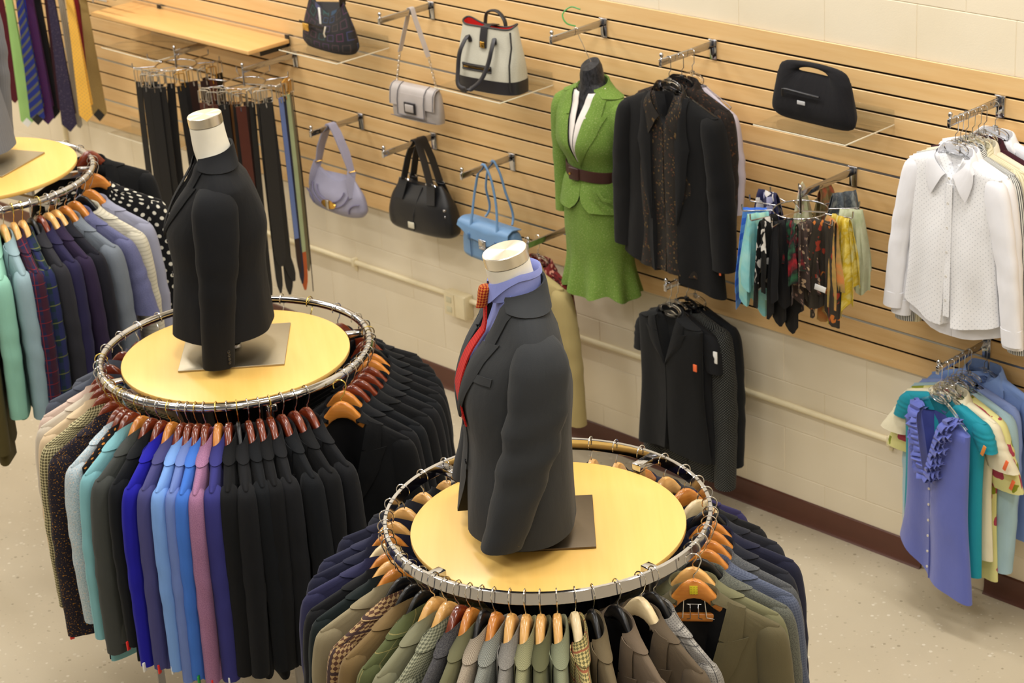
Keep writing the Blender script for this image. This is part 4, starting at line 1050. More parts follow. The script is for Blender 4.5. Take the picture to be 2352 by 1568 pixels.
m.tube([(-0.08, -0.050, 0.024+zb), (0.08, -0.050, 0.024+zb)], 0.002, 6).tube([(-0.14, -0.037, 0.008+zb), (0.14, -0.037, 0.008+zb)], 0.002, 6)
m.build('piping', GD, b2)
bk = MB().rbox((0.0, -0.053, 0.062+zb), (0.070, 0.006, 0.052), 0.002).build('buckle', plain('dark_buckle', (60, 58, 62), 0.3, 0.6), b2)
MB().rbox((0.0, -0.057, 0.062+zb), (0.050, 0.006, 0.034), 0.002).build('buckle_plate', GL, bk)
# strap: leather over the arm, chain below
def chain(parent, p0, p1, nl, name='chain', r=0.0055, wire=0.0013):
    p0, p1 = np.array(p0), np.array(p1); m = MB(); d = (p1-p0); L_ = np.linalg.norm(d); d /= L_
    s1 = np.cross(d, (0, 1, 0)); s1 /= np.linalg.norm(s1); s2 = np.cross(d, s1)
    for i in range(nl):
        c = p0+d*L_*(i+0.5)/nl; u_ = s1 if i % 2 else s2; hl = L_/nl*0.72
        m.tube([c+d*hl*math.cos(a)+u_*r*math.sin(a) for a in np.arange(10)/10*6.283], wire, 5, closed=True, ref=np.cross(d, u_))
    return m.build(name, WIRE, parent)
top = [(-0.012, 0, -0.004), (-0.008, 0, 0.0025), (0.0, 0, 0.004), (0.008, 0, 0.0025), (0.012, 0, -0.004)]
lp = np.array([(-0.088, 0, -0.205), (-0.07, 0, -0.16)]+[(-0.022, 0, -0.04)]+top+[(0.022, 0, -0.04), (0.07, 0, -0.16), (0.088, 0, -0.205)])
MB().strap(lp, 0.026, 0.003, (0, 1, 0)).build('shoulder_strap', GL, b2)
chain(b2, (-0.088, 0, -0.205), (-0.124, 0, zb+0.152), 13); chain(b2, (0.088, 0, -0.205), (0.126, 0, zb+0.148), 13)

# cream tote on the second shelf
b3 = thing('tote_bag', 'cream canvas tote with black leather trim and red lining', 'handbag', (-1.262, -0.185, 1.6415), math.radians(6), 'handbags on the wall')
CAN = F((206, 202, 186), 'tweed', (188, 184, 166), s=0.0025); TRB = lea('black_trim', (36, 34, 38))
wv = lambda c, t: 0.012*math.sin(5*c)*(1-t)
m = MB()
zz = np.linspace(0.27, 0.0, 20); R = []; an = np.arange(44)/44*2*math.pi
for z in zz:
    hw_ = ip([0, 0.1, 0.27], [0.168, 0.165, 0.138], z); hd = ip([0, 0.05, 0.2, 0.27], [0.068, 0.072, 0.045, 0.034], z)
    R.append([(hw_*np.sign(math.cos(e))*abs(math.cos(e))**0.6, hd*np.sign(math.sin(e))*abs(math.sin(e))**0.6+0.01*z/0.27, z+(0.010*math.cos(2*e)+0.006*math.sin(3*e))*(z/0.27)**2) for e in an])
# inner liner
for z in np.linspace(0.268, 0.20, 5):
    hw_ = ip([0, 0.1, 0.27], [0.168, 0.165, 0.138], z)-0.004; hd = ip([0, 0.05, 0.2, 0.27], [0.068, 0.072, 0.045, 0.034], z)-0.004
    R.append([(hw_*np.sign(math.cos(e))*abs(math.cos(e))**0.6, hd*np.sign(math.sin(e))*abs(math.sin(e))**0.6+0.01*z/0.27, z+(0.010*math.cos(2*e)+0.006*math.sin(3*e))*(z/0.27)**2) for e in an])
RIN = np.array(R[20:]); RO = np.array(R[:20])
MB().grid(RO, closed=True, cap1=True).build('body', CAN, b3)
MB().grid(RIN, closed=True, cap1=True, flip=True).build('lining', plain('red_lining', (206, 34, 30), 0.6), b3)
rim = RO[0]; MB().tube(rim+np.array([0, 0, 0.001]), 0.004, 6, closed=True, ref=(0, 0, 1)).build('rim_trim', TRB, b3)
G = np.array([[(p[0]*1.012, p[1]*1.012, p[2]) for p in RO[i]] for i in (15, 16, 17, 18, 19)]); G[-1, :, 2] = 0.001
MB().grid(G, closed=True, cap1=True).build('base_trim', TRB, b3)
def onf(x, z): # front surface of tote
    hw_ = ip([0, 0.1, 0.27], [0.168, 0.165, 0.138], z); hd = ip([0, 0.05, 0.2, 0.27], [0.068, 0.072, 0.045, 0.034], z)
    return -hd*(max(0, 1-(abs(x)/hw_)**3.3))**(1/3.3)+0.01*z/0.27
m = MB()
for dz in (-0.010, 0.010): m.tube([(x, onf(x, 0.10)-0.003, 0.10+dz) for x in np.linspace(-0.105, 0.055, 10)], 0.0035, 6)
m.strap([(x, onf(x, 0.10)-0.002, 0.10) for x in np.linspace(-0.105, 0.055, 10)], 0.03, 0.003, (0, 0, 1)); zp = m.build('zip_pocket', TRB, b3)
MB().strap([(x, onf(x, 0.10)-0.0055, 0.10) for x in np.linspace(-0.095, 0.045, 10)], 0.004, 0.003, (0, 0, 1)).build('zip_teeth', GOLD, zp)
MB().strap([(0.0, 0.05, 0.262), (0.0, 0.0, 0.272), (0.0, -0.030, 0.262), (0.0, onf(0, 0.22)-0.006, 0.225), (0.0, onf(0, 0.19)-0.006, 0.185)], 0.036, 0.004, (1, 0, 0)).build('closure_tab', TRB, b3)
MB().rbox((0.0, onf(0, 0.2)-0.011, 0.198), (0.022, 0.006, 0.026), 0.002).build('turn_lock', GOLD, b3)
def tote_handle(yf, sgn, drop):
    pts = [(-0.075, onf(0.075, 0.22)-0.004, 0.20), (-0.078, onf(0.07, 0.24)-0.012, 0.225), (-0.088, -0.075, 0.19), (-0.098, -0.100, 0.09), (-0.085, -0.118, 0.03), (-0.03, -0.122, 0.02), (0.02, -0.115, 0.05), (0.058, -0.088, 0.13), (0.068, -0.066, 0.20), (0.062, onf(0.062, 0.23)-0.010, 0.228), (0.060, onf(0.06, 0.21)-0.004, 0.205)]
    MB().tube(curve3(pts, 44), 1, 10, flat=(0.0055, 0.011), ref=(1, 0, 0.2)).build('handle', TRB, b3)
tote_handle(-1, 1, 0)
pts = [(-0.06, 0.05, 0.20), (-0.062, 0.052, 0.26), (-0.05, 0.055, 0.305), (0.0, 0.058, 0.315), (0.035, 0.056, 0.29), (0.05, 0.05, 0.20)]
MB().tube(curve3(pts, 30), 1, 10, flat=(0.0055, 0.011), ref=(0, 1, 0)).build('handle', TRB, b3)
MB().tube([(0.138, -0.028, 0.262), (0.150, -0.040, 0.2), (0.148, -0.058, 0.13), (0.150, -0.064, 0.05), (0.152, -0.062, 0.02)], 0.004, 6).build('side_piping', TRB, b3)

# lilac hobo
X, n, _ = ARM['lilac']; za = armz('lilac')-0.001
b4 = thing('shoulder_bag', 'lilac leather shoulder bag with oval gold clasp on a wall arm', 'handbag', (X-0.0, -0.185, za), math.radians(-2), 'handbags on the wall')
LI = lea('lilac_leather', (148, 145, 164), 0.45, 0.35); LID = lea('lilac_seam', (112, 106, 134), 0.5)
zt0 = -0.225
def lil_belly(c, t): return -0.045*(1-abs(c)**1.6)*(1-t)**1.4
m = pouch(MB(), [(zt0+0.015, 0.095, 0.010), (zt0-0.02, 0.118, 0.022), (zt0-0.08, 0.150, 0.042), (zt0-0.13, 0.158, 0.046), (zt0-0.165, 0.138, 0.036), (zt0-0.182, 0.09, 0.018)], p=2.3, belly=lil_belly)
m.build('body', LI, b4)
fy = lambda x, z: -ip([0.0, 0.05, 0.10, 0.13, 0.165], [0.016, 0.030, 0.044, 0.045, 0.036], zt0-z)*(max(0.02, 1-(abs(x)/0.165)**2.3))**(1/2.3)
pts = [(0.105*math.cos(a), 0, zt0-0.055-0.085*max(0, math.sin(a))) for a in np.linspace(0.0, math.pi, 21)]
m = MB().tube([(x, fy(x, z)-0.004, z) for x, _, z in pts], 0.003, 6)
pts2 = [(0.078*math.cos(a), 0, zt0-0.055-0.060*max(0, math.sin(a))) for a in np.linspace(0.05, math.pi-0.05, 21)]
m.tube([(x, fy(x, z)-0.004, z) for x, _, z in pts2], 0.003, 6)
for sx in (-1, 1):
    arc = [(sx*(0.15-0.05*math.sin(a)), 0, zt0-0.10-0.055*(1-math.cos(a))) for a in np.linspace(0, 1.5, 9)]
    m.tube([(x, fy(x, z)-0.003, z) for x, _, z in arc], 0.003, 6)
m.build('seam_piping', LID, b4)
cl = MB().grid(np.array([[(r*0.040*math.cos(a), fy(0, zt0-0.125)-h, zt0-0.128+r*0.020*math.sin(a)) for a in np.arange(20)/20*6.283] for r, h in ((1, 0.004), (0.95, 0.009), (0.2, 0.010))])[::-1], closed=True, cap0=True, cap1=True, flip=True).build('clasp', GOLD, b4)
MB().rbox((0, fy(0, zt0-0.125)-0.012, zt0-0.128), (0.016, 0.006, 0.042), 0.002).build('clasp_bar', STEEL, cl)
for sx in (-1, 1):
    MB().strap(curve3([(sx*0.115, -0.022, zt0-0.075), (sx*0.105, -0.020, zt0-0.02), (sx*0.098, -0.006, zt0+0.022), (sx*0.096, 0.0, zt0+0.036)], 12), 0.034, 0.005, (0.3, 1, 0)).build('strap_tab', LI, b4)
    MB().tube([(sx*0.096+0.017*math.cos(a), 0.017*math.sin(a)*0.8, zt0+0.034+0.006*math.cos(a)) for a in np.arange(14)/14*6.283], 0.0025, 6, closed=True, ref=(0, 0, 1)).build('ring', GOLD, b4)
lp = np.array([(-0.094, 0, zt0+0.03), (-0.070, 0, -0.115), (-0.030, 0, -0.03)]+top+[(0.030, 0, -0.03), (0.070, 0, -0.115), (0.094, 0, zt0+0.03)])
MB().strap(lp, [0.028, 0.040, 0.04]+[0.036]*5+[0.04, 0.040, 0.028], 0.006, (0, 1, 0)).build('shoulder_strap', LI, b4)

b4.scale = (1.32, 1.15, 1.06)
# black leather satchel
X, n, _ = ARM['blackbag']; za = armz('blackbag')-0.001
b5 = thing('leather_satchel', 'black leather bag with two wide buckled straps on a wall arm', 'handbag', (X, -0.095, za), math.radians(3), 'handbags on the wall')
BK = lea('black_satchel_leather', (26, 26, 28), 0.38, 0.4, 0.2); BKT = lea('black_strap_leather', (32, 32, 34), 0.5, 0.2)
zt0 = -0.225
m = pouch(MB(), [(zt0+0.01, 0.110, 0.016), (zt0-0.015, 0.132, 0.030), (zt0-0.08, 0.165, 0.062), (zt0-0.15, 0.178, 0.072), (zt0-0.19, 0.176, 0.068), (zt0-0.205, 0.165, 0.055)], p=3.0, belly=lambda c, t: 0.012*abs(c)**2*(1-t)+0.004*math.sin(9*c)*(1-t))
m.build('body', BK, b5)
MB().tube([(0.02, -0.022, zt0+0.008), (0.01, -0.05, zt0-0.05), (0.0, -0.072, zt0-0.12), (-0.004, -0.070, zt0-0.19)], 0.003, 6).build('front_seam', BKT, b5)
MB().rbox((-0.012, -0.076, zt0-0.165), (0.034, 0.004, 0.030), 0.002).build('name_plate', plain('pale_plate', (206, 200, 178), 0.35), b5)
for yy, sgn in ((-0.028, -1), (0.028, 1)):
    for sx in (-1, 1):
        MB().strap(curve3([(sx*0.090, yy*2.0, zt0-0.055), (sx*0.084, yy*1.6, zt0-0.02), (sx*0.075, yy*1.1, zt0+0.03)], 10), 0.044, 0.005, (1, 0, 0.2*sx)).build('strap_tab', BKT, b5)
        MB().tube([(sx*0.074+0.026*math.cos(a), yy*1.1, zt0+0.030+0.007*math.sin(a)) for a in np.arange(14)/14*6.283], 0.0025, 6, closed=True, ref=(0, 1, 0)).build('buckle', CHROME, b5)
    lp = np.array([(-0.074, yy*1.1, zt0+0.03), (-0.045, yy*0.9, -0.09), (-0.018, yy*0.7, -0.02)]+[(a_, yy*0.65, c_) for a_, b_, c_ in top]+[(0.018, yy*0.7, -0.02), (0.045, yy*0.9, -0.09), (0.074, yy*1.1, zt0+0.03)])
    MB().strap(lp, 0.034, 0.005, (0, 1, 0) if False else (0.15, 1, 0)).build('shoulder_strap', BKT, b5)
m = MB()
for q in (-0.07, -0.10, -0.13): m.rbox((0.150, -0.040, zt0+q), (0.012, 0.010, 0.012), 0.003)
m.build('side_studs', CHROME, b5)

b5.scale = (1.14, 1.0, 1.0)
# blue flap bag
X, n, _ = ARM['bluebag']; za = armz('bluebag')-0.001
b6 = thing('flap_handbag', 'sky blue leather flap bag with silver clasp on a wall arm', 'handbag', (X, -0.145, za), math.radians(-2), 'handbags on the wall')
BU = lea('sky_blue_leather', (106, 144, 184), 0.42, 0.3); BUD = lea('blue_seam', (66, 104, 146), 0.5)
zt0 = -0.275
m = pouch(MB(), [(zt0+0.0, 0.128, 0.022), (zt0-0.03, 0.142, 0.045), (zt0-0.10, 0.156, 0.056), (zt0-0.155, 0.158, 0.056), (zt0-0.168, 0.150, 0.048)], p=3.4); m.build('body', BU, b6)
rows = []
for k in np.linspace(0, 1, 12):
    row = []
    for x in np.linspace(-0.142, 0.142, 17):
        drop = 0.085-0.055*(abs(x)/0.142)**1.2*(1) + (0.006*math.sin(x*60))
        y = 0.024-0.078*min(1, k*2.2)**0.7-0.010*k; z = zt0+0.008*math.sin(math.pi*min(1, k*2))-drop*max(0, k-0.25)/0.75
        row.append((x*(1+0.04*k), y, z))
    rows.append(row)
MB().sheet(np.array(rows), 0.004).build('flap', BU, b6)
cl = MB().rbox((0.0, -0.068, zt0-0.075), (0.040, 0.006, 0.034), 0.003).rbox((0, -0.068, zt0-0.098), (0.036, 0.006, 0.010), 0.002).build('clasp', CHROME, b6)
MB().lathe([(0.002, 0.006), (0.011, 0.005), (0.012, 0.0)], 14).xf([[1, 0, 0], [0, 0, -1], [0, 1, 0]], (0, -0.071, zt0-0.072)).build('clasp_knob', STEEL, cl)
for yy in (-0.032, 0.030):
    pts = [(-0.078, yy*(2.0 if yy < 0 else 1.2), zt0-(0.06 if yy < 0 else 0.0)), (-0.074, yy*1.5, zt0+0.01), (-0.055, yy, -0.12), (-0.022, yy*0.9, -0.022), (0, yy*0.9, 0.0045), (0.022, yy*0.9, -0.022), (0.055, yy, -0.12), (0.074, yy*1.5, zt0+0.01), (0.078, yy*(2.0 if yy < 0 else 1.2), zt0-(0.06 if yy < 0 else 0.0))]
    MB().tube(curve3(pts, 48), 0.0052, 8).build('handle', BU, b6)
for sx in (-0.078, 0.078):
    MB().rbox((sx, -0.066, zt0-0.062), (0.014, 0.006, 0.03), 0.003).tube([(sx, -0.060, zt0-0.07), (sx, -0.058, zt0-0.16)], 0.002, 6).build('handle_tab', BUD, b6)

b6.scale = (1.12, 1.0, 1.0)
# black clutch with cut-out handle
b7 = thing('clutch_bag', 'black quilted clutch with oval cut-out handle on an acrylic shelf', 'handbag', (0.418, -0.170, 1.788), math.radians(-2), 'handbags on the wall')
BQ = F((24, 23, 26), 'diag', (16, 15, 18), s=0.03, w=0.06, bump=0.4)
# outline with a hole: build front ring strips between outer outline and hole
no = 64; an = np.arange(no)/no*2*math.pi
def outer(a):
    x, z = math.cos(a), math.sin(a); n_ = 9 if z > 0 else 6
    q = max(abs(x)**n_+abs(z)**n_, 1e-9)**(-1/n_); x, z = x*q, z*q
    wd = 0.205-0.046*((z+1)/2)**0.8
    return np.array([x*wd, 0, 0.114+z*0.114-(0.012*abs(x)**2 if z > 0.6 else 0)])
def inner(a): return np.array([0.072*math.cos(a), 0, 0.201+0.010*math.sin(a)-0.007*math.cos(a)**2])
thk = lambda z: 0.012+0.034*max(0, 1-z/0.21)**0.7
K = 12; F_, B_ = [], []
for k in range(K+1):
    s_ = k/K; ring = [outer(a)*(1-s_)+inner(a)*s_ for a in an]
    e = math.sin(math.pi*min(1, s_*1.0))**0.5 if 0 < s_ < 1 else 0
    F_.append([(p[0], -thk(p[2])*e-0.003, p[2]) for p in ring]); B_.append([(p[0], thk(p[2])*e+0.003, p[2]) for p in ring])
MB().grid(np.array(F_+B_[::-1]+F_[:1]), closed=True, flip=False).build('body', BQ, b7)
m = MB().tube([(-0.105, -0.044, 0.125), (-0.09, -0.046, 0.127), (0.06, -0.044, 0.122)], 0.004, 6); zp = m.build('zip', plain('black_zip', (40, 40, 44), 0.3), b7)
MB().rbox((-0.108, -0.048, 0.112), (0.010, 0.004, 0.03), 0.002).build('zip_pull', BLACKP, zp)
MB().rbox((-0.02, -0.049, 0.088), (0.036, 0.004, 0.014), 0.001).build('name_plate', plain('silver_plate', (186, 186, 188), 0.35), b7)
# ------------------------------------------------------------------ clothes on the wall arms
CLEARH = clear_mat('clear_hanger_plastic', (0.95, 0.96, 0.97), 0.08)
def wall_top(arm, Y, desc, mat, name='blouse', cat='blouse', hanger='clear', hlabel=None, dx=0.0, rz=0.0, dz=0.0, ptag=None, **kw):
    X = ARM[arm][0]+dx; loc = (X, Y, armz(arm)-0.0186)
    d = dict(zn=-0.120+dz, zs=-0.165+dz, W=0.185, nw=0.066, L=0.6, th=0.022, lapel=False, collar='shirt', vdepth=0.06, vtop=0.045, sl=0.56, folds=0.011, group='garments on the wall arms', seed=int(abs(Y)*1000), shirtV=0.03, tneck=0.026)
    d['lin'] = mat
    d.update(kw); g = Garment(name, desc, cat, loc, rz, mat, **d)
    if ptag is not None: MB().rbox((d['W']+ptag[0], -d['th']-0.006, d['zs']+ptag[1]), (0.014, 0.003, 0.042), 0.001, M=[[0.94, 0, 0.34], [0, 1, 0], [-0.34, 0, 0.94]]).build('price_tag', ptag[2], g.t)
    hm = CLEARH if hanger == 'clear' else H_BLACK
    wire_hanger(hlabel or ('%s plastic hanger in the %s' % (hanger, desc.split(' on ')[0].split(' with ')[0].split(' under ')[0].split(' hanging ')[0])), loc, rz, hm, hw=d['W']-0.012)
    return g
def spread_sleeves(W, zs, out, ln, ra=0.05, rb=0.026, fw=0.0):
    z = [zs+v for v in (0.008, -0.003, -0.018, -0.06, -0.16, -ln*0.55, -ln)]
    xo = [W-0.030, W-0.002, W+0.014, W+0.030, W+0.042+out*0.12, W+ra*0.8+out*0.5, W+ra*0.62+out]; xi = [W-0.05, W-0.062, W-0.066, W-0.066, W-0.052+out*0.15, W-ra*0.85+out*0.5, W-ra*0.95+out]
    q = (z, xi, xo, [rb*v for v in (0.35, 0.7, 0.95, 1.1, 1.15, 1.05, 0.9)], [0, 0, 0, 0, fw*0.3, fw*0.6, fw]); return [q, q]
def cuffs(g, sl, mat, h=0.055):
    for sd, (z, xi, xo, rb, yc) in zip((-1, 1), sl):
        m = MB(); dx = ((xi[-1]+xo[-1])-(xi[-2]+xo[-2]))/2/(z[-1]-z[-2])
        R = []
        for k in (h, h*0.5, -0.004):
            cx = (xi[-1]+xo[-1])/2+dx*k; an = np.arange(16)/16*6.2832
            R.append([(sd*(cx+(xo[-1]-xi[-1])/2*1.06*math.cos(a)), yc[-1]+rb[-1]*1.12*math.sin(a), z[-1]+k) for a in an])
        m.grid(np.array(R), closed=True, cap0=True, cap1=True, flip=sd < 0); m.build('cuff', mat, g.t)
shirt_hem = lambda x, y: 0.05*np.abs(x)**2.0
PEARL = plain('pearl_button', (214, 208, 196), 0.3)

# --- white shirts
WD = F((244, 244, 246), 'dots', (206, 208, 212), s=0.018, w=0.10, rough=0.75, bump=0.15); WH = F((246, 246, 250), 'solid', (232, 232, 240), rough=0.75, bump=0.15)
sl = spread_sleeves(0.198, -0.168, 0.075, 0.57)
g = wall_top('shirts', -0.268, 'white dotted long-sleeved shirt at the front of the right-hand row', WD, 'dress_shirt', 'shirt', W=0.198, nw=0.07, L=0.62, th=0.03, slpath=sl, buttons=6, btnmat=PEARL, hem=shirt_hem, hi=True, sleeve_mat=WH, collar_mat=WH, vdepth=0.085, vtop=0.055, shirtV=0.060, cscale=1.15, rz=math.radians(-5), gap=0.003, cut=0.02, hw=1, waist=0.95, hemw=1.06)
cuffs(g, sl, WH)
MB().strap([(0.004, float(g.front_y(0.0, z))-0.002, z) for z in np.linspace(-0.215, -0.70, 12)], 0.026, 0.0025, (1, 0, 0)).build('placket', WD, g.t)
GS = F((226, 226, 220), 'stripe', (70, 72, 74), s=0.007, w=0.45); YS = F((232, 224, 192), 'stripe', (196, 186, 146), s=0.012, w=0.3); CRM = F((236, 228, 204)); MAR = F((62, 22, 34))
sl = spread_sleeves(0.20, -0.168, 0.05, 0.60); g = wall_top('shirts', -0.238, 'plain white shirt directly behind the dotted shirt', WH, 'dress_shirt', 'shirt', L=0.67, W=0.20, slpath=sl, hem=shirt_hem, rz=math.radians(-3)); cuffs(g, sl, WH)
sl = spread_sleeves(0.205, -0.168, 0.045, 0.63); g = wall_top('shirts', -0.208, 'grey and white pinstriped shirt in the row of white shirts', GS, 'dress_shirt', 'shirt', L=0.665, W=0.205, slpath=sl, hem=shirt_hem, rz=math.radians(-2)); cuffs(g, sl, GS)
sl = spread_sleeves(0.205, -0.165, 0.04, 0.64); g = wall_top('shirts', -0.178, 'cream striped shirt behind the pinstriped shirt', YS, 'dress_shirt', 'shirt', L=0.68, W=0.205, slpath=sl, hem=shirt_hem, dx=0.006); cuffs(g, sl, YS)
wall_top('shirts', -0.148, 'cream short-sleeved blouse behind the striped shirts', CRM, L=0.66, W=0.21, sleeves='short', sl=0.28, dx=0.01)
wall_top('shirts', -0.118, 'maroon blouse near the wall in the row of white shirts', MAR, L=0.62, W=0.215, sl=0.5, dx=0.012)
sl = spread_sleeves(0.215, -0.155, 0.05, 0.66); wall_top('shirts', -0.062, 'white shirt nearest the wall on the right-hand arm', WH, 'dress_shirt', 'shirt', L=0.72, W=0.215, slpath=sl, dz=0.012, dx=0.02)

# --- blouses on the low right arm
BLU = F((100, 112, 194), 'solid', (86, 98, 176), rough=0.45, sheen=0.3); TEAL = F((30, 152, 172), 'solid', (22, 124, 144), rough=0.7); IVO = F((234, 226, 196), 'solid', (222, 212, 180))
FLO = F((226, 222, 150), 'floral', (176, 70, 90), (140, 150, 40), s=0.07, w=0.16); PBL = F((176, 208, 220)); LBL = F((140, 160, 214)); DEN = F((130, 158, 214), 'solid', (112, 140, 198))
g = wall_top('blouses', -0.292, 'blue sleeveless blouse with ruffled V neck at the front of the low right arm', BLU, W=0.158, nw=0.062, L=0.66, th=0.036, zn=-0.170, zs=-0.205, collar='none', sleeves='none', vdepth=0.25, vtop=0.070, hi=True, rz=math.radians(-14), waist=0.98, hemw=1.22, folds=0.012, hem=lambda x, y: 0.03*np.abs(x)-0.07*x, dx=0.0, lin=F((64, 74, 150)))
def ruffle(g, side, layers=3, wid=0.046):
    zv = g.zv; zn = g.d['zn']
    for ly in range(layers):
        rows = []
        for t_ in np.linspace(-0.10, 1.03, 64):
            z = zn+0.006+(zv-zn)*max(t_, 0)+(0.03*t_ if t_ < 0 else 0)*0; vi = 0.070*max(0, 1-max(t_, 0))**0.95
            zz = min(z, zn-0.001); row = []
            yb = float(g.front_y(vi+0.01, zz)) if t_ >= 0 else 0.02+0.1*t_
            for k in np.linspace(0, 1, 4):
                ph = t_*78+ly*2.1
                row.append((side*(vi-0.008+0.012*ly+wid*k*(0.75+0.25*math.sin(ph*0.37))), yb-0.008-0.008*(layers-ly)-0.013*math.sin(ph)*k**0.6-0.004*math.sin(ph*2.3)*k, z+0.010*math.cos(ph)*k+0.004))
            rows.append(row if side < 0 else row[::-1])
        MB().sheet(np.array(rows), 0.0015).build('ruffle', BLU, g.t)
ruffle(g, -1); ruffle(g, 1)
button_row(g.t, PEARL, [(0.0, float(g.front_y(0, z))-0.003, z) for z in np.linspace(-0.46, -0.78, 6)], r=0.005)
g = wall_top('blouses', -0.255, 'teal cap-sleeved top behind the blue ruffled blouse', TEAL, W=0.192, nw=0.072, L=0.655, th=0.028, zn=-0.125, zs=-0.16, collar='none', sleeves='cap', sl=0.10, vdepth=0.075, vtop=0.062, hemw=1.0, folds=0.010, rz=math.radians(-8), lin=F((20, 108, 124)), ptag=(0.02, -0.085, plain('amber_tag', (222, 140, 60), 0.5)))
g = wall_top('blouses', -0.222, 'cream short-sleeved blouse behind the teal top', IVO, W=0.205, nw=0.068, L=0.60, th=0.026, collar='shirt', sleeves='short', sl=0.17, rz=math.radians(-6), vdepth=0.05, ptag=(0.075, -0.13, ORANGE_T))
g = wall_top('blouses', -0.19, 'yellow-green floral print blouse behind the cream blouse', FLO, W=0.205, L=0.70, sleeves='short', sl=0.26, collar='none', rz=math.radians(-5), th=0.026, ptag=(0.08, -0.22, ORANGE_T))
g = wall_top('blouses', -0.155, 'ice blue long-sleeved blouse behind the floral one', PBL, W=0.215, L=0.60, sl=0.62, collar='none', sth=0.03, rz=math.radians(-3))
g = wall_top('blouses', -0.115, 'periwinkle blouse behind the ice blue one', LBL, W=0.20, L=0.58, sl=0.5, collar='none', zs=-0.155)
sl = spread_sleeves(0.225, -0.15, 0.05, 0.55); g = wall_top('blouses', -0.06, 'light denim blue shirt nearest the wall on the low right arm', DEN, 'dress_shirt', 'shirt', W=0.225, L=0.62, slpath=sl, dx=0.03, zn=-0.085, zs=-0.145, collar='shirt', cscale=1.3)

# --- black sleeveless blouse and the ones behind
VB = F((23, 24, 25), 'solid', (15, 15, 16)); VD = F((24, 25, 26), 'dots', (120, 122, 116), s=0.011, w=0.16)
g = wall_top('vest', -0.285, 'black sleeveless collared blouse hanging below the open black jacket', VB, W=0.165, nw=0.066, L=0.575, th=0.034, sleeves='none', collar='jacket', lapel=True, vdepth=0.20, vtop=0.060, hi=True, waist=0.97, hemw=1.16, folds=0.010, zn=-0.118, zs=-0.155, hem=lambda x, y: -0.03*np.abs(x), lapw=0.8, cut=0.015)
MB().rbox((-0.004, 0.012, -0.158), (0.042, 0.002, 0.032), 0.004).rbox((-0.002, 0.011, -0.188), (0.018, 0.002, 0.028), 0.001).build('neck_label', WHITE_T, g.t)
MB().rbox((0.150, -0.030, -0.30), (0.018, 0.004, 0.030), 0.001).build('price_tag', ORANGE_T, g.t)
g = wall_top('vest', -0.245, 'black sheer cap-sleeved blouse behind the sleeveless one', BLK2, W=0.185, L=0.62, sleeves='cap', sl=0.16, hanger='clear', collar='none', th=0.026, zs=-0.17)
MB().rbox((0.213, -0.02, -0.255), (0.020, 0.004, 0.05), 0.001).build('price_tag', WHITE_T, g.t)
g = wall_top('vest', -0.20, 'long black pin-dot blouse hanging below the open black jacket', VD, W=0.20, L=0.72, sl=0.68, sth=0.04, hanger='black', collar='none', th=0.03, dx=0.015)
g = wall_top('vest', -0.155, 'black textured top behind the pin-dot blouse', BLK3, W=0.20, L=0.66, sl=0.6, sth=0.035, collar='none', th=0.03, dx=0.02)

# --- tan garment mostly hidden by the charcoal bust
TAN = F((176, 158, 106)); RFL = F((110, 30, 30), 'floral', (190, 130, 110), (60, 20, 24), s=0.02, w=0.16)
sl = spread_sleeves(0.215, -0.175, 0.04, 0.60, 0.058, 0.04)
wall_top('tan', -0.27, 'tan long-sleeved blouse behind the charcoal bust', TAN, W=0.205, L=0.62, slpath=sl, dx=-0.045, th=0.035)
wall_top('tan', -0.22, 'dark red floral blouse behind the tan blouse', RFL, W=0.165, L=0.5, sl=0.4, dx=-0.03, zs=-0.155, zn=-0.11)

# --- open black jacket with patterned blouse
PAT = F((32, 28, 24), 'floral', (98, 76, 44), (74, 44, 30), s=0.012, w=0.12, rough=0.6); PAT2 = F((38, 30, 24), 'tweed', (28, 22, 18), (84, 52, 30), s=0.012)
BJW = F((15, 15, 16), 'solid', (10, 10, 11))
slb = spread_sleeves(0.235, -0.185, 0.030, 0.60, 0.062, 0.045)
gj = wall_top('blackj', -0.262, 'open black jacket over a patterned blouse on the upper arm', BJW, 'suit_jacket', 'jacket', W=0.235, nw=0.078, L=0.735, th=0.046, slpath=slb, collar='none', lapel=False, vdepth=0.70, vtop=0.075, gap=0.062, hi=True, waist=0.95, hemw=1.10, folds=0.010, hem=lambda x, y: -0.05*x, cut=0.0, zn=-0.125, zs=-0.185)
rowsL = []
for sd in (-1, 1):
    rows = []
    for t_ in np.linspace(0, 1, 22):
        z = -0.128-0.50*t_; vi = float(np.interp(-z, -gj.z, gj.vw)); wd = ip([0, 0.25, 0.40, 0.43, 0.7, 1], [0.035, 0.055, 0.07, 0.062, 0.045, 0.006], t_)
        row = [(sd*(vi+wd*k), float(gj.front_y(vi+wd*k, z))-0.005-0.006*math.sin(math.pi*k), z) for k in np.linspace(0, 1, 4)]
        rows.append(row if sd < 0 else row[::-1])
    MB().sheet(np.array(rows), 0.003).build('lapel', BJW, gj.t)
MB().rbox((0.258, -0.03, -0.785), (0.008, 0.004, 0.03), 0.001).build('price_tag', ORANGE_T, gj.t)
g = Garment('blouse', 'brown and gold patterned blouse inside the open black jacket', 'blouse', (ARM['blackj'][0], -0.272, armz('blackj')-0.0186), 0, PAT, zn=-0.120, zs=-0.180, W=0.165, nw=0.070, L=0.72, th=0.036, lapel=False, collar='shirt', sleeves='none', vdepth=0.13, vtop=0.05, hi=True, folds=0.008, shirtV=0.085, cscale=1.35, group='garments on the wall arms', gap=0.003, lin=DARKLIN)
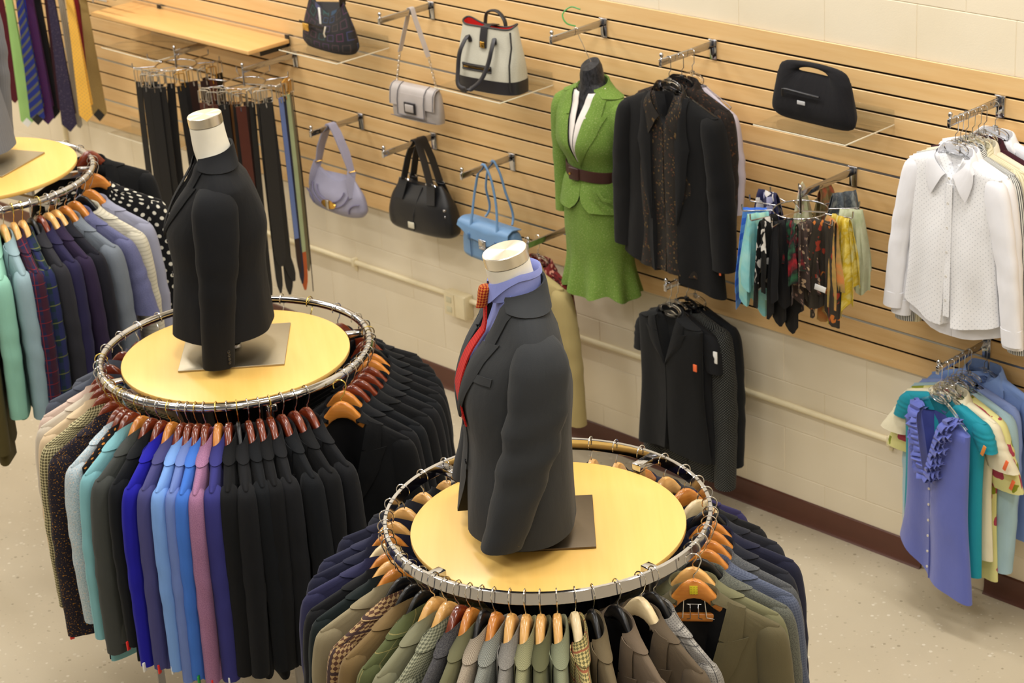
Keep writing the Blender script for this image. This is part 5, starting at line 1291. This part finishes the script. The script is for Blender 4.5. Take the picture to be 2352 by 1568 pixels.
g = wall_top('blackj', -0.21, 'dark brown printed jacket behind the open black jacket', PAT2, 'suit_jacket', 'jacket', W=0.228, L=0.60, sl=0.5, hanger='black', zn=-0.10, zs=-0.165, th=0.03, dx=0.018)
g = wall_top('blackj', -0.14, 'pale lavender blouse behind the dark printed jacket', F((206, 196, 206)), W=0.20, L=0.45, sl=0.40, sth=0.03, zs=-0.20, dx=0.01, collar='none')

# --- green skirt suit on a hanging half-form
GRN = F((120, 148, 66), 'tweed', (98, 130, 50), (148, 166, 100), s=0.0035, bump=0.5)
q = at(1352, 196, -0.19); SX, SZ = float(q[0]), float(q[2])
hf = thing('hanging_form', 'black headless hanging form wearing the green skirt suit', 'mannequin', (SX, -0.165, SZ-0.70))
zz = np.array([0.785, 0.76, 0.72, 0.69, 0.655, 0.60, 0.52, 0.42, 0.32, 0.20, 0.05, 0.0]); hwv = np.array([0.038, 0.046, 0.048, 0.06, 0.13, 0.165, 0.15, 0.135, 0.118, 0.15, 0.165, 0.16]); htv = np.array([0.038, 0.046, 0.050, 0.055, 0.062, 0.08, 0.095, 0.09, 0.075, 0.085, 0.09, 0.085])
gz = np.linspace(0.785, 0.0, 30); an = np.arange(28)/28*2*math.pi
R = np.array([[(ip(zz, hwv, z)*math.cos(e), ip(zz, htv, z)*math.sin(e)-0.012*(z > 0.69)*(z-0.69)/0.1, z+(0.5*ip(zz, htv, z)*math.sin(e) if z > 0.72 else 0)) for e in an] for z in gz])
MB().grid(R, closed=True, cap0=True, cap1=True).build('form_body', F((30, 30, 32), 'tweed', (52, 52, 56), s=0.02, rough=0.4), hf)
hkz = armz('suit')-(SZ-0.70)
xr = ARM['suit'][0]-SX
MB().tube(curve3([(0, 0, 0.78), (xr*0.6, 0.0, 0.86), (xr+0.012, 0.0, hkz-0.02), (xr+0.012, 0, hkz), (xr, 0, hkz+0.0035), (xr-0.012, 0.0, hkz-0.003)], 24), 0.0016, 6).build('hook', WIRE, hf)
MB().tube(curve3([(xr, 0.0, hkz+0.008), (xr-0.03, -0.02, hkz+0.02), (xr-0.06, -0.01, hkz+0.05), (xr-0.045, 0.02, hkz+0.075), (xr+0.0, 0.03, hkz+0.07)], 24), 0.003, 6).build('green_tie', plain('green_wire', (30, 140, 50), 0.4), hf)
W = 0.180; zs = -0.066
slg = worn(W, zs, (-0.045, -0.012, 0.016, 0.034, 0.040, 0.036, 0.030, 0.024), (0, 0, 0, 0, -0.002, -0.006, -0.012, -0.022), (0.012, 0.034, 0.050, 0.062, 0.056, 0.050, 0.045, 0.042), dz=(0.024, 0.015, -0.002, -0.055, -0.16, -0.28, -0.38, -0.49))
gg = Garment('suit_jacket', 'green tweed jacket of the skirt suit hanging on the wall', 'jacket', (SX, -0.165, SZ), 0, GRN, W=W, nw=0.066, zn=-0.005, zs=zs, L=0.50, vdepth=0.315, vtop=0.066, hi=True,
    prof=dict(t=[0, 0.16, 0.36, 0.62, 0.80, 1.0], hw=[W, W*0.97, W*0.93, W*0.74, W*0.92, W*1.02], ht=[0.072, 0.100, 0.118, 0.088, 0.105, 0.118], yc=[0, -0.012, -0.016, 0, 0, 0], sh=[0.056, 0.064, 0.072], ysh=[0, 0]),
    slpath=slg, folds=0.004, cut=0.05, seed=21, p=2.1, lapw=1.1, wr=0.03)
wb_ = thing('blouse', 'white V-neck blouse inside the green tweed jacket', 'blouse', (SX, -0.165, SZ)); SWHITE = F((240, 232, 224), 'solid', (226, 214, 206), rough=0.6)
for sd in (-1, 1):
    rows = []
    for q_ in np.linspace(-0.004, -0.30, 16):
        xi = 0.003+0.026*max(0, 1+q_/0.14); xo = 0.080*max(0.12, 1+q_/0.33)
        y0 = float(gg.front_y(xo, min(q_, -0.006)))*0.95
        row = [(sd*(xi+(xo-xi)*k), y0+0.002-0.010*(1-k)*(1 if q_ < -0.02 else 0.2), q_) for k in np.linspace(0, 1, 5)]
        rows.append(row if sd < 0 else row[::-1])
    MB().sheet(np.array(rows), 0.003).build('front_panel', SWHITE, wb_)
bt = thing('waist_belt', 'wide dark brown belt around the green skirt suit', 'belt', (SX, -0.165, SZ-0.355))
an = np.arange(48)/48*2*math.pi; BRN = lea('dark_brown_leather', (62, 32, 26), 0.45)
R = np.array([[((0.137+o)*np.sign(math.cos(e))*abs(math.cos(e))**0.95, (0.094+o)*math.sin(e)-0.002, z-0.006*math.cos(e)) for e in np.append(an, an[0])] for z, o in ((0.024, 0.002), (0.022, 0.006), (-0.022, 0.006), (-0.024, 0.002))])
MB().grid(R, closed=False).build('strap', BRN, bt)
MB().rbox((-0.03, -0.104, 0), (0.056, 0.010, 0.054), 0.006).build('buckle', BRN, bt)
MB().lathe([(0.002, 0.004), (0.005, 0.003), (0.005, 0)], 10).xf([[1, 0, 0], [0, 0, -1], [0, 1, 0]], (-0.045, -0.110, 0.0)).build('stud', GOLD, bt)
sk = thing('skirt', 'long green tweed skirt with a flared hem, part of the hanging suit', 'skirt', (SX, -0.165, SZ-0.38))
zz = np.linspace(0, -0.50, 26); an = np.arange(72)/72*2*math.pi; R = []
for z in zz:
    t_ = -z/0.50; w_ = ip([0, 0.2, 0.45, 0.7, 1], [0.120, 0.165, 0.172, 0.166, 0.188], t_); h_ = ip([0, 0.2, 0.45, 0.7, 1], [0.080, 0.105, 0.105, 0.10, 0.12], t_); fa = 0.016*max(0, (t_-0.55)/0.45)**1.3
    R.append([((w_+fa*math.sin(9*e+0.4))*math.cos(e), (h_+fa*math.sin(9*e+0.4)*1.2)*math.sin(e), z+0.012*t_*math.sin(5*e)) for e in an])
MB().grid(np.array(R), closed=True, cap0=True, cap1=True).build('skirt_body', GRN, sk)
m = MB()
for sx in (0.07, 0.10): m.strap([(sx+0.0, -0.112+0.1*(sx-0.07), -0.02), (sx+0.028, -0.105, -0.055), (sx+0.06, -0.09, -0.06)], 0.012, 0.003, (0, 0, 1))
m.build('pocket_flap', GRN, sk)

# ------------------------------------------------------------------ spinners: belts and scarves
def spinner(label, X, n, pegs, drop=0.075, rr=0.10, rp=0.21, L=0.315, tilt=0.0):
    z = ZT-n*PITCHZ
    t = thing('wall_spinner', label, 'display spinner', (X, 0, z), 0, 'chrome spinners on the slat wall')
    MB().rbox((0, -0.004, -0.036), (0.034, 0.004, 0.076), 0.001).build('back_plate', CHROME, t)
    MB().rbox((0, -0.006, 0.003), (0.042, 0.010, 0.006), 0.002).build('top_lip', CHROME, t)
    MB().rbox((0, -L/2-0.006, -0.014), (0.010, L, 0.026), 0.0015).build('arm', CHROME, t)
    c = np.array([0, -L-0.002, -drop])
    MB().lathe([(0.0015, drop+0.022), (0.006, drop+0.019), (0.008, drop+0.012), (0.005, drop+0.004), (0.005, -0.012), (0.008, -0.014)], 12, c).build('post', CHROME, t)
    MB().tube([c+(rr*math.cos(a), rr*math.sin(a), 0) for a in np.arange(40)/40*6.2832], 0.0032, 8, closed=True, ref=(0, 0, 1)).build('ring', CHROME, t)
    for a in (0.4, 2.49, 4.59): MB().tube([c+(0.004*math.cos(a), 0.004*math.sin(a), -0.004), c+(rr*math.cos(a), rr*math.sin(a), -0.002)], 0.0028, 6).build('spoke', CHROME, t)
    for a in pegs:
        d = np.array([math.cos(a), math.sin(a), 0]); MB().tube([c+d*rr, c+d*(rp-0.004), c+d*rp+(0, 0, 0.006), c+d*(rp+0.001)+(0, 0, 0.026)], 0.003, 8).build('peg', CHROME, t)
    return np.array([X, -L-0.002, z-drop])
camaz = lambda c: math.atan2(CAM[1]-c[1], CAM[0]-c[0])
LETHER = {}
def belt(label, c, phi, r, length, width, mat, buckle=STEEL, off=0.0, curl=0.0, tip=None, yaw=0.0, group='belts on the spinners', thin=False, btype=0):
    a = camaz(c)+math.radians(phi); d = np.array([math.cos(a), math.sin(a), 0]); s_ = np.array([-d[1], d[0], 0])
    loc = c+d*r+s_*off
    width = width*(1.28 if not thin else 1.0)
    t = thing('leather_belt', label, 'belt', loc, a+math.pi/2+math.radians(yaw-phi*0.55), group)
    rs = np.random.RandomState(int(abs(phi)*13+r*1000)); k = rs.uniform(-1, 1, 3)
    zz = np.linspace(-0.052, -length, 26)
    P = np.array([(0.02*k[0]*math.sin(3*z*k[1])+curl*max(0, (-z/length-0.72))*0.9, -0.003+0.015*k[2]*math.sin(2.5*z)-0.01*curl, z) for z in zz])
    if thin: MB().tube(P, width/2, 6).build('strap', mat, t)
    else:
        wv = np.full(26, width); wv[-3:] = [width*0.98, width*0.8, width*0.25]
        n1 = 21 if tip else 26
        MB().strap(P[:n1], wv[:n1], 0.004, (1, 0, 0)).build('strap', mat, t)
        if tip: MB().strap(P[n1-1:], wv[n1-1:], 0.0045, (1, 0, 0)).build('tip', tip, t)
    w2 = width/2+0.005 if not thin else 0.012
    fr = [(-w2, 0, 0.004), (-w2*0.6, 0, 0.008), (w2*0.6, 0, 0.008), (w2, 0, 0.004), (w2, 0, -0.05), (w2*0.8, 0, -0.055), (-w2*0.8, 0, -0.055), (-w2, 0, -0.05)]
    b = MB().tube(fr, 0.0028, 6, closed=True, ref=(0, 1, 0)).build('buckle', buckle, t)
    MB().tube([(0, -0.003, -0.05), (0.0, -0.007, -0.02), (0, -0.003, 0.008)][::1], 0.0018, 6).tube([(0, -0.004, -0.055), (0.001, -0.008, -0.075)], 0.003, 6).build('prong', buckle, b)
    return t
BLKL = lea('belt_black', (22, 21, 22), 0.4); BRL = lea('belt_redbrown', (74, 34, 24), 0.38); TNL = lea('belt_tan', (128, 84, 40), 0.45); BRD = lea('belt_darkbrown', (46, 28, 24), 0.4); BLUL = lea('belt_blue', (98, 116, 166), 0.5); NVL = lea('belt_navy', (26, 28, 48), 0.5); SGL = lea('belt_sage', (160, 172, 130), 0.55); ORL = lea('belt_orange', (176, 84, 36), 0.5); OLV = lea('belt_olive', (120, 112, 84), 0.5)
pg1 = [math.radians(q) for q in range(-175, 185, 45)]
s1 = spinner('left chrome belt spinner hanging below the wooden shelf', -3.356, 7, [q for q in pg1])
s2 = spinner('right chrome belt spinner beside the handbags', -2.820, 7, [q+0.2 for q in pg1])
c1, c2 = s1+np.array([0, 0, 0]), s2
for i, (phi, r, ln, wd, mt, bu, lb) in enumerate([(-78, 0.19, 1.0, 0.026, BLKL, STEEL, 'narrow black belt at the far left of the left spinner'), (-70, 0.16, 1.05, 0.022, BLKL, STEEL, 'thin black belt second from left, left spinner'), (-52, 0.19, 0.98, 0.034, BLKL, CHROME, 'black belt with open square buckle, left spinner'),
        (-40, 0.15, 1.02, 0.045, BLKL, CHROME, 'wide black belt with large steel buckle, left spinner'), (-27, 0.19, 1.05, 0.042, BLKL, STEEL, 'wide black belt left of the gold-buckled belt'), (2, 0.19, 0.95, 0.030, BLKL, GOLD, 'black belt with brass buckle on the left spinner'),
        (12, 0.14, 1.0, 0.030, BLKL, GOLD, 'black belt tucked behind the brass-buckled belt'), (44, 0.19, 0.96, 0.046, BRD, STEEL, 'wide dark brown belt on the left spinner'), (58, 0.16, 1.0, 0.036, BRD, CHROME, 'dark brown belt right of the wide brown one'), (78, 0.2, 0.98, 0.034, BLKL, STEEL, 'black belt at the right of the left spinner'),
        (-62, 0.13, 1.0, 0.030, BLKL, STEEL, 'black belt behind the square-buckled belt'), (-47, 0.21, 1.06, 0.030, BLKL, STEEL, 'long black belt nearest the square buckle'), (-33, 0.21, 0.94, 0.036, BLKL, CHROME, 'black belt in front of the widest left-spinner belt'), (-15, 0.13, 1.0, 0.032, BLKL, STEEL, 'black belt at the centre of the left spinner'),
        (28, 0.15, 1.0, 0.034, BRD, STEEL, 'dark brown belt behind the wide brown one'), (51, 0.21, 1.02, 0.03, BRL, GOLD, 'reddish belt between the two dark brown ones')]):
    belt(lb, c1, phi, r, ln, wd, mt, bu)
for i, (phi, r, ln, wd, mt, bu, lb, kw) in enumerate([(-74, 0.19, 1.0, 0.034, BRD, STEEL, 'dark brown belt at the left of the right spinner', {}), (-62, 0.14, 1.02, 0.03, BLKL, STEEL, 'black belt second from left, right spinner', {}), (-50, 0.2, 1.0, 0.034, BRL, CHROME, 'red-brown belt with steel keeper, right spinner', {}),
        (-36, 0.17, 1.04, 0.030, BLKL, STEEL, 'black belt beside the tan belt', {}), (-24, 0.13, 1.02, 0.034, TNL, GOLD, 'tan brown belt on the right spinner', {}), (-8, 0.2, 0.98, 0.036, BRL, CHROME, 'glossy red-brown belt with large chrome buckle', {}), (10, 0.15, 1.04, 0.022, BLKL, STEEL, 'narrow braided black belt on the right spinner', {}),
        (26, 0.2, 0.86, 0.046, BLKL, CHROME, 'wide black belt with rounded steel buckle, right spinner', {}), (36, 0.16, 0.97, 0.036, BLKL, STEEL, 'black belt with curled tip beside the wide one', dict(curl=0.22)), (52, 0.2, 0.93, 0.018, BLUL, STEEL, 'narrow pale blue belt on the right spinner', dict(tip=BRD)),
        (58, 0.2, 0.99, 0.022, NVL, STEEL, 'narrow navy belt beside the pale blue one', {}), (66, 0.2, 1.03, 0.030, SGL, GOLD, 'sage green belt with orange leather tip', dict(tip=ORL)), (76, 0.2, 0.95, 0.024, OLV, GOLD, 'olive belt behind the sage green one', {}), (84, 0.2, 0.9, 0.022, NVL, GOLD, 'dark blue belt at the far right of the spinner', {}),
        (80, 0.22, 1.06, 0.005, BRD, STEEL, 'thin dark cord belt right of the sage belt', dict(thin=True)),
        (-66, 0.21, 1.0, 0.034, BRL, STEEL, 'mahogany belt near the left of the right spinner', {}), (-43, 0.13, 0.99, 0.034, BRD, CHROME, 'dark brown belt behind the red-brown one', {}), (-16, 0.16, 1.03, 0.030, BLKL, STEEL, 'black belt between the tan and glossy brown belts', {}), (2, 0.13, 1.02, 0.030, BRD, STEEL, 'dark brown belt behind the glossy brown one', {}), (18, 0.19, 1.0, 0.026, BLKL, STEEL, 'black belt right of the braided one', {}), (44, 0.14, 1.04, 0.034, BLKL, STEEL, 'black belt behind the pale blue belt', {})]):
    belt(lb, c2, phi, r, ln, wd, mt, bu, **kw)

def scarf(label, c, phi, r0, r1, length, mat, seed, top=0.0, spread=1.35, back=0.8, tagm=None):
    """cloth folded over a peg: front and back falls, bunched across the peg"""
    a = camaz(c)+math.radians(phi); rm = (r0+r1)/2+0.01; d_ = np.array([math.cos(a), math.sin(a), 0])
    yaw = 0.95*max(0, 1-abs(phi)/75)*(1 if seed % 2 else -1)
    t = thing('scarf', label, 'scarf', c+d_*rm, a+yaw, 'scarves on the spinner'); rs = np.random.RandomState(seed)
    k1, k2 = rs.uniform(1.6, 2.6), rs.uniform(4, 6); p1, p2 = rs.uniform(0, 6.28, 2)
    rows = []; w_ = max(r1-r0, 0.075)+0.016; L1, L2 = length, length*back
    path = [(-1, L1*s) for s in np.linspace(1, 0.04, 14)]+[(-0.6, 0.0), (0, -0.008), (0.6, 0.0)]+[(1, L2*s) for s in np.linspace(0.04, 1, 11)]
    for sgn, dn in path:
        t_ = max(0, dn)/length; row = []
        for q in np.linspace(0, 1, 21):
            sp = 0.82+(spread-0.75)*min(1, t_*1.5); x = (q-0.5)*w_*sp; f = 0.003+0.014*min(1, t_*2.2)
            y = sgn*(0.007+0.012*t_)+f*(math.sin(k1*6.28*q+p1)+0.4*math.sin(k2*6.28*q+p2+3*t_))
            z = -dn-0.020*t_*math.sin(k1*6.28*q+p2)-(0.10*t_*(q-0.5)*(1 if seed % 2 else -1))+top
            row.append((x, y, z))
        rows.append(row)
    MB().sheet(np.array(rows), 0.0016).build('cloth', mat, t)
    if tagm: MB().rbox((0.01, -0.040, -length*0.72), (0.045, 0.002, 0.022), 0.0005, M=[[0.97, 0, 0.2], [0, 1, 0], [-0.2, 0, 0.97]]).build('price_label', tagm, t)
    return t
pgs = [math.radians(q) for q in range(-170, 190, 30)]
s3 = spinner('chrome scarf spinner with radial pegs', 0.470, 6, pgs, drop=0.073)
S = lambda *a, **k: F(*a, rough=0.55, bump=0.15, **k)
scarf('bright blue striped silk scarf at the far left of the spinner', s3, -92, 0.11, 0.20, 0.33, S((96, 152, 226), 'hstripe', (60, 110, 210), s=0.05, w=0.45), 1)
scarf('sheer aqua scarf on the spinner', s3, -72, 0.11, 0.19, 0.37, S((158, 210, 206), 'cloud', (130, 198, 200), (170, 214, 190), s=0.15), 2)
scarf('black scarf with large white flowers', s3, -52, 0.09, 0.19, 0.28, S((22, 22, 22), 'blotch', (214, 210, 202), (230, 228, 222), s=0.055, w=0.18), 3)
scarf('plain black scarf hanging lowest on the spinner', s3, -26, 0.09, 0.165, 0.40, S((22, 22, 24), 'solid', (16, 16, 18)), 4)
scarf('black scarf with a red folded corner', s3, -14, 0.11, 0.15, 0.18, S((150, 26, 36), 'cloud', (30, 26, 28), (40, 90, 60), s=0.06), 5)
scarf('dark brown scarf with tiny pale flowers', s3, 6, 0.09, 0.17, 0.33, S((66, 54, 50), 'floral', (186, 160, 130), (140, 110, 100), s=0.018, w=0.13), 6, spread=1.3)
scarf('dark scarf with orange roses and a white price label', s3, 30, 0.10, 0.19, 0.33, S((52, 46, 38), 'blotch', (190, 110, 44), (150, 54, 36), s=0.035, w=0.15), 7, tagm=WHITE_T)
scarf('yellow and olive printed scarf', s3, 56, 0.12, 0.205, 0.37, S((226, 206, 110), 'cloud', (196, 166, 20), (206, 200, 140), s=0.06), 8)
scarf('pale sage sheer scarf at the far right of the spinner', s3, 82, 0.13, 0.215, 0.27, S((182, 188, 150), 'cloud', (196, 200, 168), (170, 178, 140), s=0.1), 9)
scarf('orange-edged scarf below the rose print', s3, 44, 0.11, 0.19, 0.36, S((206, 130, 70), 'cloud', (180, 140, 80), (150, 130, 70), s=0.08), 10)
scarf('navy and white printed scarf at the back left', s3, -130, 0.10, 0.19, 0.25, S((34, 34, 70), 'blotch', (210, 205, 200), (160, 160, 190), s=0.05, w=0.2), 11, top=0.03)
scarf('cream and green scarf at the back of the spinner', s3, 178, 0.10, 0.19, 0.25, S((224, 214, 186), 'cloud', (190, 196, 150), (216, 186, 170), s=0.08), 12, top=0.03)
scarf('grey marbled scarf at the back right', s3, 112, 0.11, 0.21, 0.22, S((96, 104, 108), 'cloud', (70, 76, 84), (140, 144, 140), s=0.05), 13, top=0.035)
scarf('tan scarf at the back right of the spinner', s3, 146, 0.11, 0.19, 0.22, S((150, 124, 80), 'cloud', (120, 110, 70), (170, 90, 60), s=0.06), 14, top=0.03)

# ------------------------------------------------------------------ neckties at the left edge
q0 = at(100, 200, -0.25)
bar = thing('tie_bar', 'chrome bar holding the neckties above the left photo edge', 'rail', (-4.55, 0, 1.66))
for yy in (-0.285, -0.235, -0.165): MB().tube([(-0.85, yy, 0), (0.62, yy, 0)], 0.006, 10).build('rail', CHROME, bar)
for sx in (-0.7, 0.5): MB().rbox((sx, -0.145, -0.01), (0.012, 0.30, 0.02), 0.002).build('support_arm', CHROME, bar)
def necktie(label, px, py, Y, width, mat, face=0.0, tipmat=None, tail=True, tailmat=None, tail_dx=0.02):
    b = at(px, py, Y); ztop = 1.664; ln = ztop-b[2]
    t = thing('necktie', label, 'necktie', (float(b[0]), Y, ztop), math.radians(face), 'neckties at the left edge')
    def blade(m, w0, w1, L, y, dx):
        zz = np.linspace(0, -L+w1*0.5, 16); P = [(dx*(-z/L), y, z) for z in zz]; w_ = w0+(w1-w0)*np.linspace(0, 1, 16)**1.1
        m.strap(P, w_, 0.004, (1, 0, 0)); x0 = P[-1][0]; z0 = P[-1][2]
        m.prism([(x0-w1/2, z0), (x0, z0-w1*0.5), (x0+w1/2, z0)], y-0.002, y+0.002)
    m = MB(); blade(m, 0.036, width, ln, -0.006, 0.0); m.build('front_blade', mat, t)
    if tail:
        m = MB(); blade(m, 0.030, 0.045, ln*0.9, 0.006, tail_dx); m.build('tail_blade', tailmat or mat, t)
    if tipmat is not None: MB().prism([(-width*0.36, -ln+width*0.36), (0, -ln), (width*0.36, -ln+width*0.36), (0, -ln+width*0.72)], -0.012, -0.0085).build('tip_lining', tipmat, t)
    return t
T_ = lambda *a, **k: F(*a, rough=0.5, bump=0.2, **k)
f0 = 35
necktie('dark maroon ribbed tie furthest left', 36, 236, -0.30, 0.085, T_((92, 22, 34), 'hstripe', (70, 14, 26), s=0.006, w=0.5), f0)
necktie('light green tie with pale lining tip', 66, 291, -0.27, 0.075, T_((164, 206, 124), 'solid', (140, 188, 100)), f0, WHITE_T)
necktie('blue diagonally striped tie with grey bars', 90, 286, -0.30, 0.085, T_((30, 44, 120), 'diag', (88, 88, 78), s=0.05, w=0.35), f0, BLKL)
necktie('bright blue tie behind the striped one', 100, 262, -0.24, 0.07, T_((44, 60, 190), 'solid', (30, 40, 150)), f0)
necktie('dark violet tie with red pin dots', 112, 285, -0.25, 0.08, T_((48, 30, 84), 'dots', (150, 40, 60), s=0.012, w=0.14), f0)
necktie('black tie beside the violet dotted tie', 126, 272, -0.20, 0.075, T_((26, 26, 30), 'solid', (18, 18, 22)), f0)
necktie('deep burgundy tie behind the navy dotted tie', 150, 262, -0.18, 0.07, T_((56, 22, 34)), f0)
necktie('navy tie with tiny speckles and white labels', 163, 302, -0.27, 0.085, T_((54, 46, 72), 'tweed', (40, 34, 56), (90, 80, 92), s=0.006), f0)
necktie('narrow silver grey tie seen edge on', 183, 294, -0.22, 0.03, T_((176, 172, 160), 'stripe', (140, 136, 124), s=0.01, w=0.4), f0+50)
necktie('golden yellow tie with small dots', 201, 279, -0.25, 0.075, T_((244, 188, 78), 'dots', (190, 150, 100), s=0.02, w=0.12), f0)
necktie('dark red tie between the yellow and tan ties', 203, 215, -0.16, 0.06, T_((120, 18, 28)), f0)
necktie('tan olive tie seen from the back with a black diamond tip', 232, 277, -0.14, 0.095, T_((164, 138, 84), 'tweed', (150, 124, 72), s=0.004), f0-10, BLKL, tail=False)
